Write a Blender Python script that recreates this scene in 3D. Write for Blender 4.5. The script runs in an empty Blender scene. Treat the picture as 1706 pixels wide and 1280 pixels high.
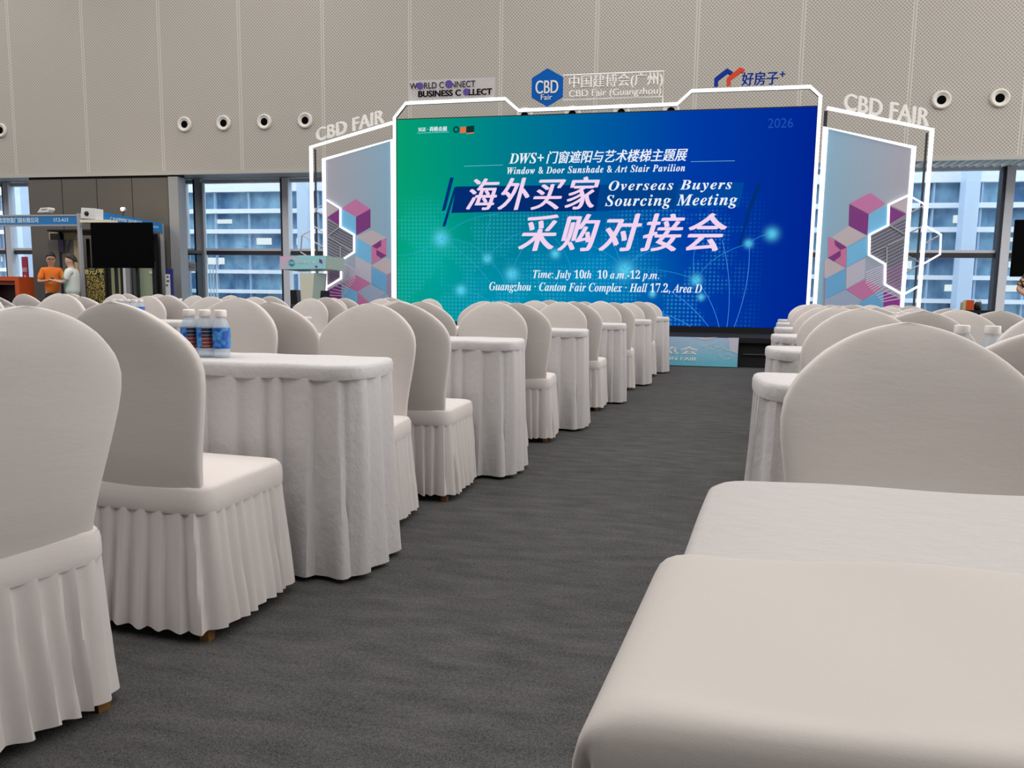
import bpy, bmesh, math, random
from mathutils import Vector, Matrix
R_ = math.radians
S = bpy.context.scene
COL = S.collection

# ---------------------------------------------------------------- camera, world, light, exposure
FPX, CAM_H = 1230.0, 0.96
YAW, PITCH, ROLL = R_(10.7), R_(6.68), R_(0.83)
_f = Vector((-math.sin(YAW)*math.cos(PITCH), math.cos(YAW)*math.cos(PITCH), -math.sin(PITCH)))
_r = Vector((math.cos(YAW), math.sin(YAW), 0)); _u = _r.cross(_f)
CR = _r*math.cos(ROLL) + _u*math.sin(ROLL); CU = -_r*math.sin(ROLL) + _u*math.cos(ROLL)
cam_d = bpy.data.cameras.new('camera'); cam = bpy.data.objects.new('camera', cam_d); COL.objects.link(cam)
cam_d.sensor_width = 36; cam_d.lens = FPX/1706*36; cam_d.clip_start = 0.02; cam_d.clip_end = 200
m = Matrix.Identity(4)
for i in range(3):
    m[i][0] = CR[i]; m[i][1] = CU[i]; m[i][2] = -_f[i]
m[2][3] = CAM_H
cam.matrix_world = m
S.camera = cam
S.view_settings.view_transform = 'Standard'; S.view_settings.look = 'None'
S.view_settings.gamma = 1; S.view_settings.use_curve_mapping = False
S.view_settings.exposure = 0.0

W = bpy.data.worlds.new('daylight'); S.world = W; W.use_nodes = True
W.node_tree.nodes['Background'].inputs[0].default_value = (0.93, 0.97, 1.0, 1)
W.node_tree.nodes['Background'].inputs[1].default_value = 4.3

def hall_lamp(x, y, sx, sy, power):
    l = bpy.data.lights.new('hall_ceiling_lamp', 'AREA'); l.shape = 'RECTANGLE'; l.size = sx; l.size_y = sy
    l.energy = power; l.color = (1.0, 0.965, 0.94)
    o = bpy.data.objects.new('hall_ceiling_lamp', l); COL.objects.link(o); o.location = (x, y, 10.6)
for lx in (-27, -18, -9, 0, 9, 18):
    for ly, pw in ((-15, 25), (-2.5, 320), (3, 320), (8.5, 230), (13.8, 200)):
        hall_lamp(lx, ly, 7.0, 5.0, pw)
def fill_light(loc, rot, sx, sy, power):      # unseen fill panel, added by the right wall to brighten upright faces
    l = bpy.data.lights.new('added_side_fill', 'AREA'); l.shape = 'RECTANGLE'; l.size = sx; l.size_y = sy; l.energy = power; l.color = (1.0, 0.985, 0.97)
    o = bpy.data.objects.new('added_side_fill', l); COL.objects.link(o); o.location = loc; o.rotation_euler = rot
fill_light((25.5, 4.5, 5.2), (R_(90), 0, R_(90)), 26, 9, 2200)

def P(u, v, y):
    """point of the vertical plane at distance y seen at photo position (u, v)"""
    d = CR*(u-853)/FPX + CU*(640-v)/FPX + _f
    return Vector((0, 0, CAM_H)) + d*(y/d.y)

def lin(c):
    return tuple(((x/255)/12.92 if x/255 <= 0.04045 else ((x/255+0.055)/1.055)**2.4) for x in c) + (1,)

# ---------------------------------------------------------------- materials
def mat(name, rgb, rough=0.6, metal=0.0, emit=0.0, spec=0.5, emit_rgb=None):
    ma = bpy.data.materials.new(name); ma.use_nodes = True
    b = ma.node_tree.nodes['Principled BSDF']
    b.inputs['Base Color'].default_value = lin(rgb) if emit == 0 or emit_rgb is not None else (0, 0, 0, 1)
    b.inputs['Roughness'].default_value = rough; b.inputs['Metallic'].default_value = metal
    b.inputs['Specular IOR Level'].default_value = spec
    if emit:
        b.inputs['Specular IOR Level'].default_value = 0.0; b.inputs['Roughness'].default_value = 1.0
        b.inputs['Emission Color'].default_value = lin(emit_rgb or rgb); b.inputs['Emission Strength'].default_value = emit
    return ma

class NT:
    def __init__(s, ma): s.t = ma.node_tree; s.b = s.t.nodes['Principled BSDF']
    def n(s, kind, **kw):
        x = s.t.nodes.new(kind)
        for k, v in kw.items(): setattr(x, k, v)
        return x
    def link(s, a, b): s.t.links.new(a, b)
    def val(s, x, i, v):
        if hasattr(v, 'is_output'): s.link(v, x.inputs[i])
        else: x.inputs[i].default_value = v
    def math(s, op, a, b=None, c=None, clamp=False):
        x = s.n('ShaderNodeMath', operation=op, use_clamp=clamp); s.val(x, 0, a)
        if b is not None: s.val(x, 1, b)
        if c is not None: s.val(x, 2, c)
        return x.outputs[0]
    def mix(s, f, a, b):
        x = s.n('ShaderNodeMix', data_type='RGBA'); s.val(x, 0, f); s.val(x, 6, a); s.val(x, 7, b); return x.outputs[2]
    def coord(s, out='Object'): return s.n('ShaderNodeTexCoord').outputs[out]
    def sep(s, v):
        x = s.n('ShaderNodeSeparateXYZ'); s.link(v, x.inputs[0]); return x.outputs
    def noise(s, vec, scale, detail=3, rough=0.5):
        x = s.n('ShaderNodeTexNoise'); s.link(vec, x.inputs['Vector']); x.inputs['Scale'].default_value = scale
        x.inputs['Detail'].default_value = detail; x.inputs['Roughness'].default_value = rough; return x.outputs['Fac']
    def mapv(s, vec, scale):
        x = s.n('ShaderNodeMapping'); s.link(vec, x.inputs[0]); x.inputs['Scale'].default_value = scale; return x.outputs[0]
    def bump(s, h, strength, dist):
        x = s.n('ShaderNodeBump'); s.link(h, x.inputs['Height']); x.inputs['Strength'].default_value = strength
        x.inputs['Distance'].default_value = dist; s.link(x.outputs[0], s.b.inputs['Normal'])

def cloth(name, rgb, weave=900, crinkle=14, cs=0.25, cd=0.01, stretch=(1, 1, 1), sheen=0.1):
    ma = mat(name, rgb, 0.85, spec=0.2); t = NT(ma); o = t.coord()
    a = t.noise(t.mapv(o, stretch), crinkle, 5, 0.6); w = t.noise(o, weave, 1)
    t.bump(t.math('ADD', a, t.math('MULTIPLY', w, 0.06)), cs, cd)
    t.b.inputs['Sheen Weight'].default_value = sheen
    return ma
M = {}
M['spandex'] = cloth('white_spandex_cover', (205, 198, 194), crinkle=5, cs=0.15, cd=0.012, stretch=(1, 1, 3))
M['skirtcloth'] = cloth('white_pleated_cloth', (200, 194, 191), crinkle=9, cs=0.2, cd=0.01)
M['linen'] = cloth('white_crinkled_linen', (196, 193, 193), crinkle=46, cs=0.5, cd=0.008, stretch=(1, 1, 0.7))
M['wrinkled'] = cloth('loose_wrinkled_cloth', (206, 203, 203), crinkle=7, cs=1.0, cd=0.05, stretch=(1, 1, 2.2))
M['runner'] = cloth('smooth_white_topper', (174, 168, 163), crinkle=7, cs=0.16, cd=0.01)
M['footwood'] = mat('chair_foot_wood', (120, 82, 40), 0.45)
M['black'] = mat('black_satin', (14, 14, 15), 0.45)
M['blackgloss'] = mat('black_screen_glass', (3, 3, 4), 0.7, spec=0.05)
M['steel'] = mat('brushed_aluminium', (178, 180, 184), 0.4, 0.6)
M['led'] = mat('white_led_tube', (255, 255, 255), emit=1.5)
M['ledback'] = mat('dark_frame_back', (32, 33, 36), 0.5)
M['white'] = mat('white_paint', (226, 226, 224), 0.5)
M['grey'] = mat('grey_paint', (150, 151, 154), 0.5)
M['darkgrey'] = mat('dark_grey_paint', (70, 71, 74), 0.5)

# carpet
ma = mat('charcoal_carpet', (66, 66, 67), 0.95, spec=0.1); t = NT(ma); o = t.coord()
n1 = t.noise(o, 260, 2, 0.7); n2 = t.noise(t.mapv(o, (1.0, 3.2, 1)), 5, 3, 0.6); n3 = t.noise(o, 95, 2, 0.7)
k = t.math('ADD', t.math('MULTIPLY', n1, 0.8), t.math('ADD', t.math('MULTIPLY', n2, 0.30), t.math('MULTIPLY', n3, 0.35)))
rmp = t.n('ShaderNodeValToRGB'); t.link(k, rmp.inputs[0])
rmp.color_ramp.elements[0].position = 0.48; rmp.color_ramp.elements[0].color = lin((30, 31, 32))
rmp.color_ramp.elements[1].position = 0.98; rmp.color_ramp.elements[1].color = lin((104, 103, 102))
t.link(rmp.outputs[0], t.b.inputs['Base Color']); t.bump(n1, 0.6, 0.006); M['carpet'] = ma

# perforated wall
ma = mat('perforated_metal_panels', (176, 168, 158), 0.6); t = NT(ma); o = t.coord(); x, y, z = t.sep(o)
def lattice(ox):
    fx = t.math('SUBTRACT', t.math('FRACT', t.math('ADD', t.math('DIVIDE', x, 0.075), ox+100)), 0.5)
    fz = t.math('SUBTRACT', t.math('FRACT', t.math('ADD', t.math('DIVIDE', z, 0.075), ox+100)), 0.5)
    return t.math('SQRT', t.math('ADD', t.math('MULTIPLY', fx, fx), t.math('MULTIPLY', fz, fz)))
dd = t.math('MINIMUM', lattice(0), lattice(0.5))
dot = t.math('LESS_THAN', dd, 0.21)
sx = t.math('ABSOLUTE', t.math('SUBTRACT', t.math('FRACT', t.math('ADD', t.math('DIVIDE', t.math('ADD', x, 14.3), 2.145), 0.5+40)), 0.5))
seam = t.math('LESS_THAN', sx, 0.02); seam2 = t.math('LESS_THAN', sx, 0.003)
big = t.noise(o, 0.35, 2)
base = t.mix(big, lin((184, 178, 169)), lin((190, 184, 177)))
c1 = t.mix(t.math('MULTIPLY', dot, t.math('SUBTRACT', 1, seam)), base, lin((143, 137, 129)))
c2 = t.mix(t.math('MULTIPLY', seam, 0.6), c1, lin((204, 199, 191)))
c3 = t.mix(t.math('MULTIPLY', seam2, 0.7), c2, lin((120, 114, 106)))
t.link(c3, t.b.inputs['Base Color']); M['perf'] = ma

# thin window glass
ma = bpy.data.materials.new('window_glass'); ma.use_nodes = True; tt = ma.node_tree; tt.nodes.clear()
ou = tt.nodes.new('ShaderNodeOutputMaterial'); mx = tt.nodes.new('ShaderNodeMixShader'); mx.inputs[0].default_value = 0.1
tr = tt.nodes.new('ShaderNodeBsdfTransparent'); tr.inputs[0].default_value = (0.86, 0.93, 0.97, 1)
gl = tt.nodes.new('ShaderNodeBsdfGlossy'); gl.inputs['Roughness'].default_value = 0.05
tt.links.new(tr.outputs[0], mx.inputs[1]); tt.links.new(gl.outputs[0], mx.inputs[2]); tt.links.new(mx.outputs[0], ou.inputs[0]); M['glass'] = ma
ma = bpy.data.materials.new('clear_acrylic'); ma.use_nodes = True; tt = ma.node_tree; tt.nodes.clear()
ou = tt.nodes.new('ShaderNodeOutputMaterial'); mx = tt.nodes.new('ShaderNodeMixShader'); mx.inputs[0].default_value = 0.22
tr = tt.nodes.new('ShaderNodeBsdfTransparent'); tr.inputs[0].default_value = (0.97, 0.96, 0.98, 1)
gl = tt.nodes.new('ShaderNodeBsdfDiffuse'); gl.inputs[0].default_value = (0.8, 0.8, 0.82, 1)
tt.links.new(tr.outputs[0], mx.inputs[1]); tt.links.new(gl.outputs[0], mx.inputs[2]); tt.links.new(mx.outputs[0], ou.inputs[0]); M['acrylic'] = ma
# bottle plastic
ma = bpy.data.materials.new('clear_bottle_plastic'); ma.use_nodes = True; tt = ma.node_tree; tt.nodes.clear()
ou = tt.nodes.new('ShaderNodeOutputMaterial'); mx = tt.nodes.new('ShaderNodeMixShader'); mx.inputs[0].default_value = 0.28
tr = tt.nodes.new('ShaderNodeBsdfTransparent'); tr.inputs[0].default_value = (0.9, 0.94, 0.97, 1)
gl = tt.nodes.new('ShaderNodeBsdfPrincipled'); gl.inputs['Base Color'].default_value = (0.8, 0.85, 0.9, 1); gl.inputs['Roughness'].default_value = 0.12
tt.links.new(tr.outputs[0], mx.inputs[1]); tt.links.new(gl.outputs[0], mx.inputs[2]); tt.links.new(mx.outputs[0], ou.inputs[0]); M['bottle'] = ma

# ---------------------------------------------------------------- builders
class MB:
    def __init__(s): s.v = []; s.f = []; s.mi = []; s.m = 0
    def add(s, vs, fs):
        o = len(s.v); s.v += [tuple(p) for p in vs]; s.f += [tuple(i+o for i in f) for f in fs]; s.mi += [s.m]*len(fs); return s
    def box(s, a, b):
        (x0, y0, z0), (x1, y1, z1) = [[min(p, q) for p, q in zip(a, b)], [max(p, q) for p, q in zip(a, b)]]
        return s.add([(x0, y0, z0), (x1, y0, z0), (x1, y1, z0), (x0, y1, z0), (x0, y0, z1), (x1, y0, z1), (x1, y1, z1), (x0, y1, z1)],
                     [(0, 3, 2, 1), (4, 5, 6, 7), (0, 1, 5, 4), (1, 2, 6, 5), (2, 3, 7, 6), (3, 0, 4, 7)])
    def rings(s, rings, cap=True, closed=True):
        n = len(rings[0]); vs = [p for r in rings for p in r]; fs = []
        for i in range(len(rings)-1):
            for j in range(n if closed else n-1):
                k = (j+1) % n; fs.append((i*n+j, i*n+k, (i+1)*n+k, (i+1)*n+j))
        if cap: fs.append(tuple(range(n-1, -1, -1))); fs.append(tuple(range((len(rings)-1)*n, len(rings)*n)))
        return s.add(vs, fs)
    def lathe(s, prof, c=(0, 0, 0), n=20, axis='z', cap=True):
        rs = []
        for r, h in prof:
            ring = []
            for j in range(n):
                a = 2*math.pi*j/n; p, q = r*math.cos(a), r*math.sin(a)
                ring.append((c[0]+p, c[1]+q, c[2]+h) if axis == 'z' else (c[0]+p, c[1]-h, c[2]+q))
            rs.append(ring)
        return s.rings(rs, cap)
    def tube(s, pts, r, n=8, closed=False):
        pts = [Vector(p) for p in pts]; rs = []; N = len(pts)
        rad = r if isinstance(r, (list, tuple)) else [r]*N
        for i, p in enumerate(pts):
            a = pts[i-1] if i > 0 or closed else p; b = pts[(i+1) % N] if i < N-1 or closed else p
            d = (b-a).normalized(); up = Vector((0, 1, 0)) if abs(d.y) < 0.9 else Vector((0, 0, 1))
            e1 = d.cross(up).normalized(); e2 = d.cross(e1)
            k = 1.0
            if 0 < i < N-1 or closed:
                c = max(-1, min(1, (p-a).normalized().dot((b-p).normalized()))); k = 1/max(0.5, math.sqrt((1+c)/2))
            rs.append([p+(e1*math.cos(t)*k+e2*math.sin(t))*rad[i] for t in [2*math.pi*(j+0.5)/n for j in range(n)]])
        if closed: rs.append(rs[0])
        return s.rings(rs, not closed)
    def prism(s, pts, d):
        """closed polygon of points pushed by the vector d"""
        n = len(pts); d = Vector(d); p = [Vector(q) for q in pts]
        return s.add(p+[q+d for q in p], [tuple(range(n)), tuple(range(2*n-1, n-1, -1))]+[(i, i+n, (i+1) % n+n, (i+1) % n) for i in range(n)])
    def build(s, name, mats, parent=None, smooth=False, loc=None, sub=0, bevel=0, sharp=None):
        me = bpy.data.meshes.new(name); me.from_pydata(s.v, [], s.f)
        for q in (mats if isinstance(mats, (list, tuple)) else [mats]): me.materials.append(q)
        me.polygons.foreach_set('material_index', s.mi)
        bm = bmesh.new(); bm.from_mesh(me); bmesh.ops.recalc_face_normals(bm, faces=bm.faces)
        if sharp:
            for e_ in bm.edges:
                if len(e_.link_faces) == 2 and e_.calc_face_angle(0) > sharp: e_.smooth = False
        bm.to_mesh(me); bm.free()
        if smooth: me.polygons.foreach_set('use_smooth', [True]*len(me.polygons))
        o = bpy.data.objects.new(name, me); COL.objects.link(o)
        if parent: o.parent = parent
        if loc: o.location = loc
        if bevel:
            b = o.modifiers.new('bevel', 'BEVEL'); b.width = bevel; b.segments = 2
        if sub:
            b = o.modifiers.new('sub', 'SUBSURF'); b.levels = sub; b.render_levels = sub
        return o

def thing(name, label, cat, loc=(0, 0, 0), rz=0.0, group=None):
    o = bpy.data.objects.new(name, None); COL.objects.link(o); o.location = loc; o.rotation_euler = (0, 0, rz); o.empty_display_size = 0.1
    return tag(o, label, cat, group)
def tag(o, label, cat, group=None):
    o['label'] = label; o['category'] = cat
    if group: o['group'] = group
    return o
def struct(o, label=None, cat=None):
    o['kind'] = 'structure'
    if label: o['label'] = label
    if cat: o['category'] = cat
    return o
def dup(root, loc, rz, label, group=None, scale=None, swap=None):
    r = root.copy(); COL.objects.link(r); r.location = loc; r.rotation_euler = (0, 0, rz); r['label'] = label
    if scale: r.scale = scale
    if group: r['group'] = group
    for ch in root.children:
        c = ch.copy(); COL.objects.link(c); c.parent = r
        base = ch.name.split('.')[0]
        if swap and base in swap: c.data = swap[base]
        for g in ch.children:
            d = g.copy(); COL.objects.link(d); d.parent = c
    return r

def bold(sx):
    o = ''
    for ch in sx:
        if 'A' <= ch <= 'Z': o += chr(0x1D468+ord(ch)-65)
        elif 'a' <= ch <= 'z': o += chr(0x1D482+ord(ch)-97)
        elif '0' <= ch <= '9': o += chr(0x1D7CE+ord(ch)-48)
        else: o += ch
    return o
def ital(sx):
    o = ''
    for ch in sx:
        if ch == 'h': o += '\u210E'
        elif 'A' <= ch <= 'Z': o += chr(0x1D434+ord(ch)-65)
        elif 'a' <= ch <= 'z': o += chr(0x1D44E+ord(ch)-97)
        elif '0' <= ch <= '9': o += chr(0x1D7CE+ord(ch)-48)
        else: o += ch
    return o

def text(name, body, ma, parent, u0, u1, vt, vb, y, depth=0.004, off=0.0, shear=0.0, spacing=1.0, offy=0.0, slope=0.0, off_outline=0.0):
    """lettering on the vertical plane y, fitted to the photo box u0..u1 / vt..vb (v taken at the middle of the line)"""
    uc = (u0+u1)/2; a = P(u0, vb, y); b = P(u1, vb, y); zt = P(uc, vt, y).z; zb = P(uc, vb, y).z
    o = text_box(name, body, ma, parent, a.x, b.x, zb, zt, y, depth, off, shear, spacing, offy, slope, None, off_outline)
    return o
def text_box(name, body, ma, parent, x0, x1, zb, zt, y, depth=0.004, off=0.0, shear=0.0, spacing=1.0, offy=0.0, slope=0.0, local=None, off_outline=0.0):
    cu = bpy.data.curves.new(name, 'FONT'); cu.body = body; cu.size = 1; cu.space_character = spacing; cu.resolution_u = 4
    cu.extrude = 0.5
    if off_outline: cu.offset = off_outline
    fo = bpy.data.objects.new(name, cu); COL.objects.link(fo); bpy.context.view_layer.update()
    me = bpy.data.meshes.new_from_object(fo.evaluated_get(bpy.context.evaluated_depsgraph_get()))
    bpy.data.objects.remove(fo); bpy.data.curves.remove(cu)
    if off:      # heavier vertical strokes: the glyph drawn several times, shifted sideways
        vs = [v.co.copy() for v in me.vertices]; fs = [tuple(p.vertices) for p in me.polygons]; V = []; Fc = []
        n = 5 if off > 0.03 else 3
        for i in range(n):
            dx = off*(2*i/(n-1)-1); dy = offy*(2*((i*2) % n)/(n-1)-1); k = len(V)
            V += [(v.x+dx, v.y+dy, v.z-0.02*i) for v in vs]; Fc += [tuple(q+k for q in f) for f in fs]
        me = bpy.data.meshes.new(name); me.from_pydata(V, [], Fc)
    me.name = name; o = bpy.data.objects.new(name, me); COL.objects.link(o)
    me.materials.clear(); me.materials.append(ma)
    xs = [v.co.x for v in me.vertices]; ys = [v.co.y for v in me.vertices]
    bx, by = min(xs), min(ys); bh = max(ys)-by
    sy = (zt-zb)/bh; sh = shear*(zt-zb)
    sx = (x1-x0-abs(sh))/(max(xs)-bx)
    for v in me.vertices:
        h = (v.co.y-by)*sy; X = x0+(v.co.x-bx)*sx+shear*h
        q = (X, y-(v.co.z+0.5)*depth, zb+h+slope*(X-x0))
        v.co = local(q) if local else q
    o.location = (0, 0, 0); o.rotation_euler = (0, 0, 0); o.scale = (1, 1, 1)
    if parent: o.parent = parent
    return o

def poly(mb, pts, y, d=0.006):
    mb.prism([P(u, v, y) for u, v in pts], (0, -d, 0))

def sl(c, n, f):   # smooth step helper
    return c+n*f

# ---------------------------------------------------------------- hall shell
mb = MB(); mb.box((-34, -34, -0.2), (26, 18.4, 0)); struct(mb.build('floor', M['carpet']))
M['ceil'] = mat('white_ceiling', (225, 224, 220), 0.8)
mb = MB(); mb.box((-34, -34, 11), (26, 18.6, 11.2)); struct(mb.build('ceiling', M['ceil']))
M['sidewall'] = mat('pale_wall_paint', (226, 223, 218), 0.8)
mb = MB(); mb.box((-34.2, -34, 0), (-34, 18.4, 11)); struct(mb.build('wall_left', M['sidewall']))
mb = MB(); mb.box((26, -34, 0), (26.2, 18.4, 11)); struct(mb.build('wall_right', M['sidewall']))
mb = MB(); mb.box((-34, -34.2, 0), (26, -34, 11)); struct(mb.build('wall_rear', M['sidewall']))
WZ = 3.94
mb = MB(); mb.box((-34, 17, WZ), (26, 17.25, 11)); struct(mb.build('wall_front', M['perf']))
M['trimlight'] = mat('pale_metal_trim', (178, 175, 169), 0.5)
mb = MB(); mb.box((-34, 16.97, WZ-0.06), (26, 17.0, WZ+0.03)); struct(mb.build('trim_1', M['trimlight']))
# soffit between perforated wall and glazing
M['soffit'] = mat('grey_soffit', (140, 139, 140), 0.6)
mb = MB(); mb.box((-34, 17.25, WZ+0.05), (3.2, 18.4, WZ+0.2)); struct(mb.build('trim_2', M['soffit']))
mb = MB(); mb.box((3.2, 17.25, WZ+0.32), (26, 18.4, WZ+0.4)); struct(mb.build('trim_3', M['black']))
mb = MB(); x = 3.3
while x < 25.9:
    mb.add([(x, 17.28, WZ+0.02), (x+0.05, 17.28, WZ+0.02), (x+0.05, 18.38, WZ+0.02), (x, 18.38, WZ+0.02),
            (x, 17.28, WZ+0.16), (x+0.05, 17.28, WZ+0.16), (x+0.05, 18.38, WZ+0.16), (x, 18.38, WZ+0.16)],
           [(0, 3, 2, 1), (4, 5, 6, 7), (0, 1, 5, 4), (1, 2, 6, 5), (2, 3, 7, 6), (3, 0, 4, 7)]); x += 0.17
struct(mb.build('trim_4', M['white']))
# grey clad core in front of the glazing
M['clad'] = mat('taupe_metal_cladding', (98, 94, 88), 0.55, spec=0.3)
M['joint'] = mat('dark_joint', (28, 27, 26), 0.7)
mb = MB(); xs = [-16.14, -15.12, -14.1, -13.08, -12.06]
for a, b in zip(xs, xs[1:]): mb.box((a+0.012, 17.0, 0), (b-0.012, 17.05, WZ-0.12))
mb.m = 1; mb.box((-16.14, 17.05, 0), (-11.8, 17.3, WZ)); mb.m = 2; mb.box((-12.05, 16.99, 0), (-11.78, 17.3, WZ-0.1))
struct(mb.build('pillar', [M['clad'], M['joint'], M['grey']]))
# glazing: mullions and panes at y 18.4
M['mull'] = mat('dark_mullion', (52, 52, 60), 0.4); M['mullight'] = mat('silver_mullion', (214, 216, 224), 0.5, 0.0)
wn = 0
def window(x0, x1, z0, z1, trans=()):
    global wn; wn += 1
    w = bpy.data.objects.new('window_%d' % wn, None); COL.objects.link(w); w.location = (0, 0, 0); struct(w)
    f = MB(); f.m = 0
    f.box((x0, 18.3, z0), (x0+0.07, 18.5, z1)); f.m = 1; f.box((x0+0.07, 18.27, z0), (x0+0.24, 18.5, z1))
    f.m = 1; f.box((x0, 18.35, z1-0.1), (x1, 18.48, z1)); f.box((x0, 18.35, z0), (x1, 18.48, z0+0.12))
    for q, (zz, hh, mi) in enumerate(trans):
        f.m = mi; f.box((x0+0.2, 18.36, zz), (x1, 18.46, zz+hh))
    f.build('window_frame', [M['mull'], M['mullight']], w)
    g = MB(); g.box((x0+0.2, 18.4, z0+0.12), (x1, 18.412, z1-0.1)); g.build('glass', M['glass'], w)
TR = ((1.99, 0.11, 0), (2.10, 0.06, 1))
edges = [-33.5, -29.0, -25.0, -21.0, -18.25, -16.4, -12.75, -12.25, -9.72, -7.4, -4.9, -2.4, 0.1, 2.55, 5.0, 7.42, 9.9, 12.4, 16.5, 21.0, 25.9]
for a, b in zip(edges, edges[1:]): window(a, b, 0.0, 4.0 if a > 3 else 3.98, TR)
# glazed door beside the core
d = bpy.data.objects.new('door_1', None); COL.objects.link(d); struct(d)
f = MB(); f.box((-12.9, 18.2, 0), (-12.78, 18.3, 3.9)); f.box((-12.78, 18.2, 2.02), (-11.95, 18.3, 2.1)); f.box((-11.97, 18.2, 0), (-11.9, 18.3, 3.9))
f.box((-12.78, 18.2, 0), (-11.95, 18.3, 0.25)); f.build('door_frame', M['grey'], d)
g = MB(); g.box((-12.78, 18.24, 0.25), (-11.97, 18.255, 2.02)); g.build('glass', M['glass'], d)
h = MB(); h.lathe([(0.03, 0), (0.045, 0.02), (0.045, 0.06), (0.02, 0.08)], (-12.86, 18.2, 1.15), 12, 'y'); h.build('door_handle', M['black'], d, True)
# world outside: paved yard and the facade of the neighbouring building
M['paving'] = mat('outside_paving', (170, 172, 175), 0.8)
mb = MB(); mb.box((-60, 18.6, -0.25), (45, 40, -0.05)); struct(mb.build('ground_outside', M['paving']))
ma = mat('blue_facade_glass', (84, 124, 172), 0.25, spec=0.5); t = NT(ma); o = t.coord()
nz = t.noise(t.mapv(o, (0.9, 1, 0.5)), 1.1, 4, 0.65)
rmp = t.n('ShaderNodeValToRGB'); t.link(nz, rmp.inputs[0]); e = rmp.color_ramp.elements
e[0].position = 0.35; e[0].color = lin((66, 104, 146)); e[1].position = 0.66; e[1].color = lin((150, 190, 212))
t.link(rmp.outputs[0], t.b.inputs['Base Color']); M['faglass'] = ma
M['fawhite'] = mat('white_facade_rail', (245, 246, 252), 0.4)
M['famull'] = mat('pale_facade_mullion', (170, 190, 215), 0.4)
M['falight'] = mat('lit_office_lamp', (255, 255, 250), emit=1.2)
fb = thing('office_building', 'blue glass office building with white horizontal rails outside the windows', 'building', (0, 28, 0))
mb = MB(); mb.box((-48, 0.1, -0.05), (36, 6, 13)); mb.build('glass_wall', M['faglass'], fb)
for zz, hh in ((0.98, 0.15), (1.78, 0.15), (2.57, 0.17), (3.39, 0.17), (4.2, 0.17), (5.05, 0.5), (6.4, 0.2), (7.4, 0.2)): mb = MB(); mb.box((-48, -0.1, zz), (36, 0.1, zz+hh)); mb.build('rail', M['fawhite'], fb)
mb = MB(); x = P(415, 400, 28).x-1.5*20
while x < 35: mb.box((x, -0.03, 0), (x+0.06, 0.1, 13)); x += 1.5
mb.build('mullion', M['famull'], fb)
random.seed(5); M['facol'] = mat('pale_facade_column', (206, 220, 240), 0.5)
for cu_ in (34, 506, 1612): cx = P(cu_, 400, 27.5).x; mb = MB(); mb.box((cx-0.22, -0.6, -0.05), (cx+0.22, -0.1, 13)); mb.build('column', M['facol'], fb)
x = -46
while x < 34:
    for zz in (1.4, 2.2, 3.0, 3.75):
        if random.random() < 0.45: q = x+random.uniform(0, 0.6); mb = MB(); mb.box((q, 0.06, zz+random.uniform(-.1, .1)), (q+random.uniform(0.5, 0.8), 0.1, zz+0.22)); mb.build('office_lamp', M['falight'], fb)
    x += 1.85

# round air nozzles in the perforated wall
M['nozz'] = mat('pale_nozzle_ring', (222, 217, 208), 0.45); M['hole'] = mat('black_nozzle_bore', (6, 6, 6), 0.9, spec=0.05)
nz0 = None
NL = [(-16.85, 'round air nozzle in the wall cut by the left photo edge'),
      (-11.53, 'round air nozzle in the wall, leftmost of the row of four left of the stage'),
      (-10.47, 'round air nozzle in the wall, second from left in the row of four'),
      (-9.39, 'round air nozzle in the wall, third from left in the row of four'),
      (-8.33, 'round air nozzle in the wall nearest the left CBD FAIR letters'),
      (-3.01, 'half hidden air nozzle peeking over the screen just below the blue hexagon sign'),
      (-1.93, 'half hidden air nozzle over the screen below the start of the pale Chinese letters'),
      (-0.85, 'half hidden air nozzle over the screen below the end of the pale Chinese letters'),
      (0.22, 'half hidden air nozzle over the screen, right one beside the rising frame corner'),
      (5.62, 'round air nozzle in the wall right of the right CBD FAIR letters'),
      (6.70, 'round air nozzle in the wall nearest the right photo edge')]
for x, lb in NL:
    if nz0 is None:
        nz0 = thing('air_nozzle', lb, 'air vent', (x, 17.0, 5.09), 0, 'round air nozzles in the perforated wall')
        q = MB(); q.lathe([(0.185, 0.0), (0.185, 0.03), (0.165, 0.055), (0.14, 0.05), (0.12, 0.03), (0.085, 0.02)], (0, 0, 0), 32, 'y', False); q.build('nozzle_ring', M['nozz'], nz0, True)
        q = MB(); q.lathe([(0.088, 0.004), (0.088, 0.024)], (0, 0, 0), 28, 'y'); q.build('nozzle_bore', M['hole'], nz0)
    else: dup(nz0, (x, 17.0, 5.035 if -3.5 < x < 1 else 5.09), 0, lb)

# ---------------------------------------------------------------- stage
M['stage'] = mat('black_stage_carpet', (38, 39, 40), 0.9, spec=0.1)
st = thing('stage', 'low black stage platform below the big screen', 'stage', (0, 12, 0))
mb = MB(); mb.box((-7.6, -0.93, 0.36), (4.6, 1.3, 0.43)); mb.build('stage_deck', M['stage'], st)
mb = MB(); mb.box((-7.55, -0.86, 0), (4.55, 1.25, 0.36)); mb.build('stage_front', mat('black_stage_drape', (10, 10, 11), 0.8), st)
mb = MB(); mb.box((1.3, -0.89, 0.185), (4.5, -0.86, 0.2)); mb.build('edge_strip', M['darkgrey'], st)
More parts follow.
